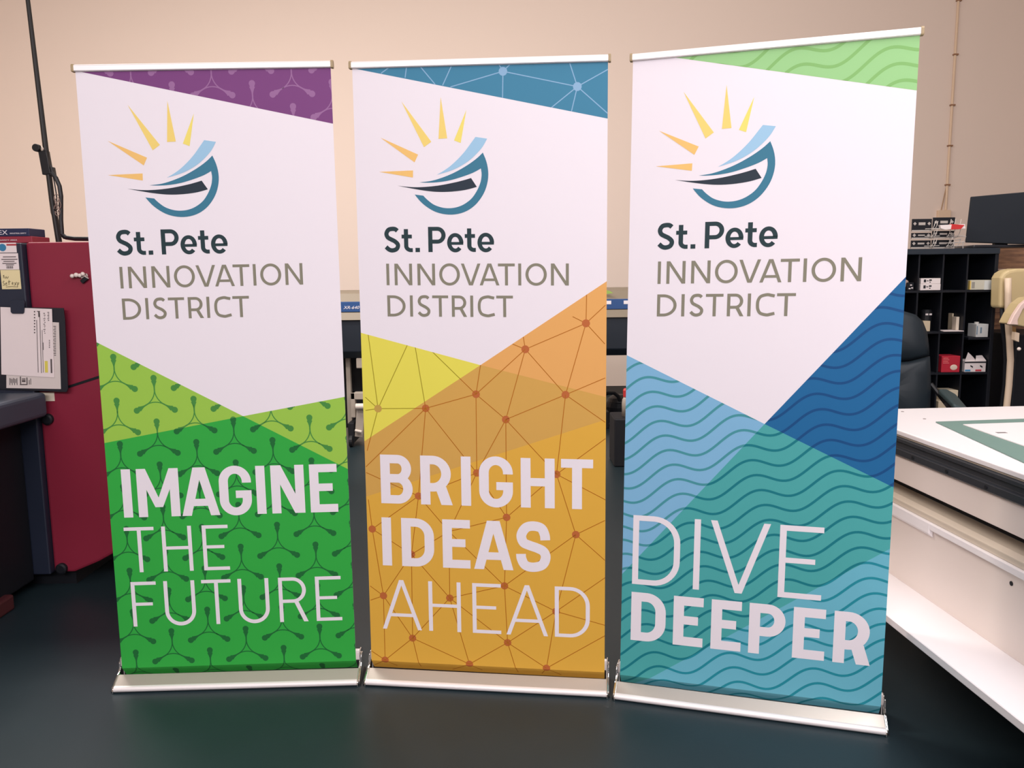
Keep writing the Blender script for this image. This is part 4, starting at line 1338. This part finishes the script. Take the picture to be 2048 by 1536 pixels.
MB().prism(q3([(2030, 664), (2039, 666), (2038, 684), (2029, 680)], YQ - .22), (0, .03, 0)).build('tag_plate', CREAMP, ps)
MB().ball(at(2038, 698, YQ - .21) - ql, .011, 12, 8).build('knob', mat('knob_white', (240, 226, 214), rough=.3), ps, smooth=True)
MB().prism(q3([(2022, 652), (2032, 655), (2034, 817), (2018, 817)], YQ + .2), (0, .03, 0)).build('tan_panel', mat('tan_board', (176, 134, 80), rough=.6, noise=.25, nscale=30), ps)

# ------------------------------------------------------------------ white flatbed table at the right
TW = mat('table_white', (248, 244, 245), rough=.35, spec=.5)
TB = mat('table_beige', (236, 224, 216), rough=.4)
TD = mat('table_edge', (176, 164, 148), rough=.5)
TR = mat('table_rail', (44, 48, 54), rough=.45)
tb = thing('flatbed_table', 'long white flatbed cutting table at the right, with a dark rail along its side', 'table', (1.589, 0, 0), math.atan(.0642))
LEN0, LEN1 = -1.4, 3.37
WID = 2.3


def tp(name, prof_, m_, y0=LEN0, y1=LEN1, bevel=.003):
    return MB().prism([(a, y0, b) for a, b in prof_], (0, y1 - y0, 0)).build(name, m_, tb, bevel=bevel)


tp('table_top', [(0, .868), (0, .883), (.003, .886), (WID, .886), (WID, .868)], TW)
tp('top_edge', [(.004, .862), (.004, .868), (WID - .01, .868), (WID - .01, .862)], TD, bevel=0)
tp('side_rail', [(.0, .793), (-.012, .80), (-.012, .822), (.002, .826), (.002, .842), (-.006, .846), (-.006, .858), (.004, .862), (.1, .862), (.1, .793)], TR, bevel=.001)
tp('side_beam', [(.0, .70), (.0, .786), (.006, .793), (.09, .793), (.09, .70)], TB)
tp('dark_recess', [(.1, .643), (.1, .70), (WID - .1, .70), (WID - .1, .643)], BLACK, bevel=0)
tp('lower_rim', [(.0, .612), (.0, .634), (.02, .643), (.1, .643), (.1, .612)], mat('rim_beige', (214, 202, 184), rough=.45))
tp('front_panel', [(.004, .337), (.004, .612), (.1, .612), (.1, .337)], TB)
tp('upper_fascia', [(-.012, .575), (-.012, .612), (.004, .612), (.004, .56)], TW, y0=2.68)
tp('upper_fascia', [(-.012, .59), (-.012, .612), (.004, .612), (.004, .582)], TW, y1=2.68)
tp('foot_ledge', [(-.20, .312), (-.20, .335), (-.198, .338), (.1, .338), (.1, .312)], TW)
tp('under_frame', [(.3, .0), (.3, .312), (WID - .3, .312), (WID - .3, .0)], BLACK, y0=LEN0 + .3, y1=LEN1 - .2)
for i in range(16):
    yy = 3.2 - i * .2
    MB().tube([(-.0145, yy, .811), (-.008, yy, .811)], .0065, 10).build('rail_bolt', BLACK, tb)
m = MB()
h_ = onz(2023, 1167, .45)
RT = tb.matrix_basis.inverted() if False else Matrix.Rotation(-math.atan(.0642), 4, 'Z') @ Matrix.Translation((-1.589, 0, 0))
d = ray(2023, 1167)
A0 = RT @ Vector((0, 0, CAMZ)); A1 = (RT @ (Vector((0, 0, CAMZ)) + d)) - A0
hp = A0 + A1 * ((.004 - A0.x) / A1.x)
MB().tube([hp + Vector((-.0015, 0, 0)), hp + Vector((.004, 0, 0))], .007, 12).build('panel_hole', BLACK, tb)


def tl_(px, py, z):
    return RT @ onz(px, py, z)


for px, py in ((1805, 823.5), (1849, 838)):
    c = tl_(px, py, .886)
    MB().tube([c, c + Vector((0, 0, .0012))], .006, 12).build('top_screw', mat('screw_grey', (150, 140, 136), rough=.4, metal=.5), tb)
zc = .886
c0, c1 = onz(1871.5, 845.5, zc), onz(2048, 927, zc)
c2 = onz(2048, 839.5, zc)
dv, du = (c1 - c0).normalized(), (c2 - c0).normalized()
mln = (c1 - c0).length + .08
mtq = [c0, c0 + dv * mln, c0 + dv * mln + du * 1.5, c0 + du * 1.7]
mtt = MB().prism([p + Vector((0, 0, 0.0006)) for p in mtq], (0, 0, .004)).build('cutting_mat', mat('mat_green', (112, 142, 134), rough=.6))
tag(mtt, 'grey-green cutting mat lying on the white table top', 'mat')
zs = .8912
e0, e1, e2 = onz(1926, 850, zs), onz(1990, 873, zs), onz(2048, 893, zs)
f1 = onz(2048, 846, zs)
d1, d2 = (e2 - e1).normalized(), (f1 - e0).normalized()
sln = (e2 - e1).length + .1
shq = [e0, e1, e1 + d1 * sln, e1 + d1 * sln + d2 * .9, e0 + d2 * 1.15]
shp = MB().prism(shq, (0, 0, .003)).build('board_sheet', TW)
tag(shp, 'white sheet lying on the grey-green cutting mat', 'sheet')
p0, p1 = onz(1993, 865.5, zs + .0032), onz(2012, 865, zs + .0032)
MB().box(p0.x, p1.x, p0.y - .008, p0.y + .008, zs + .003, zs + .0036).build('ink_mark', mat('mark_dark', (120, 112, 112), rough=.6), shp)
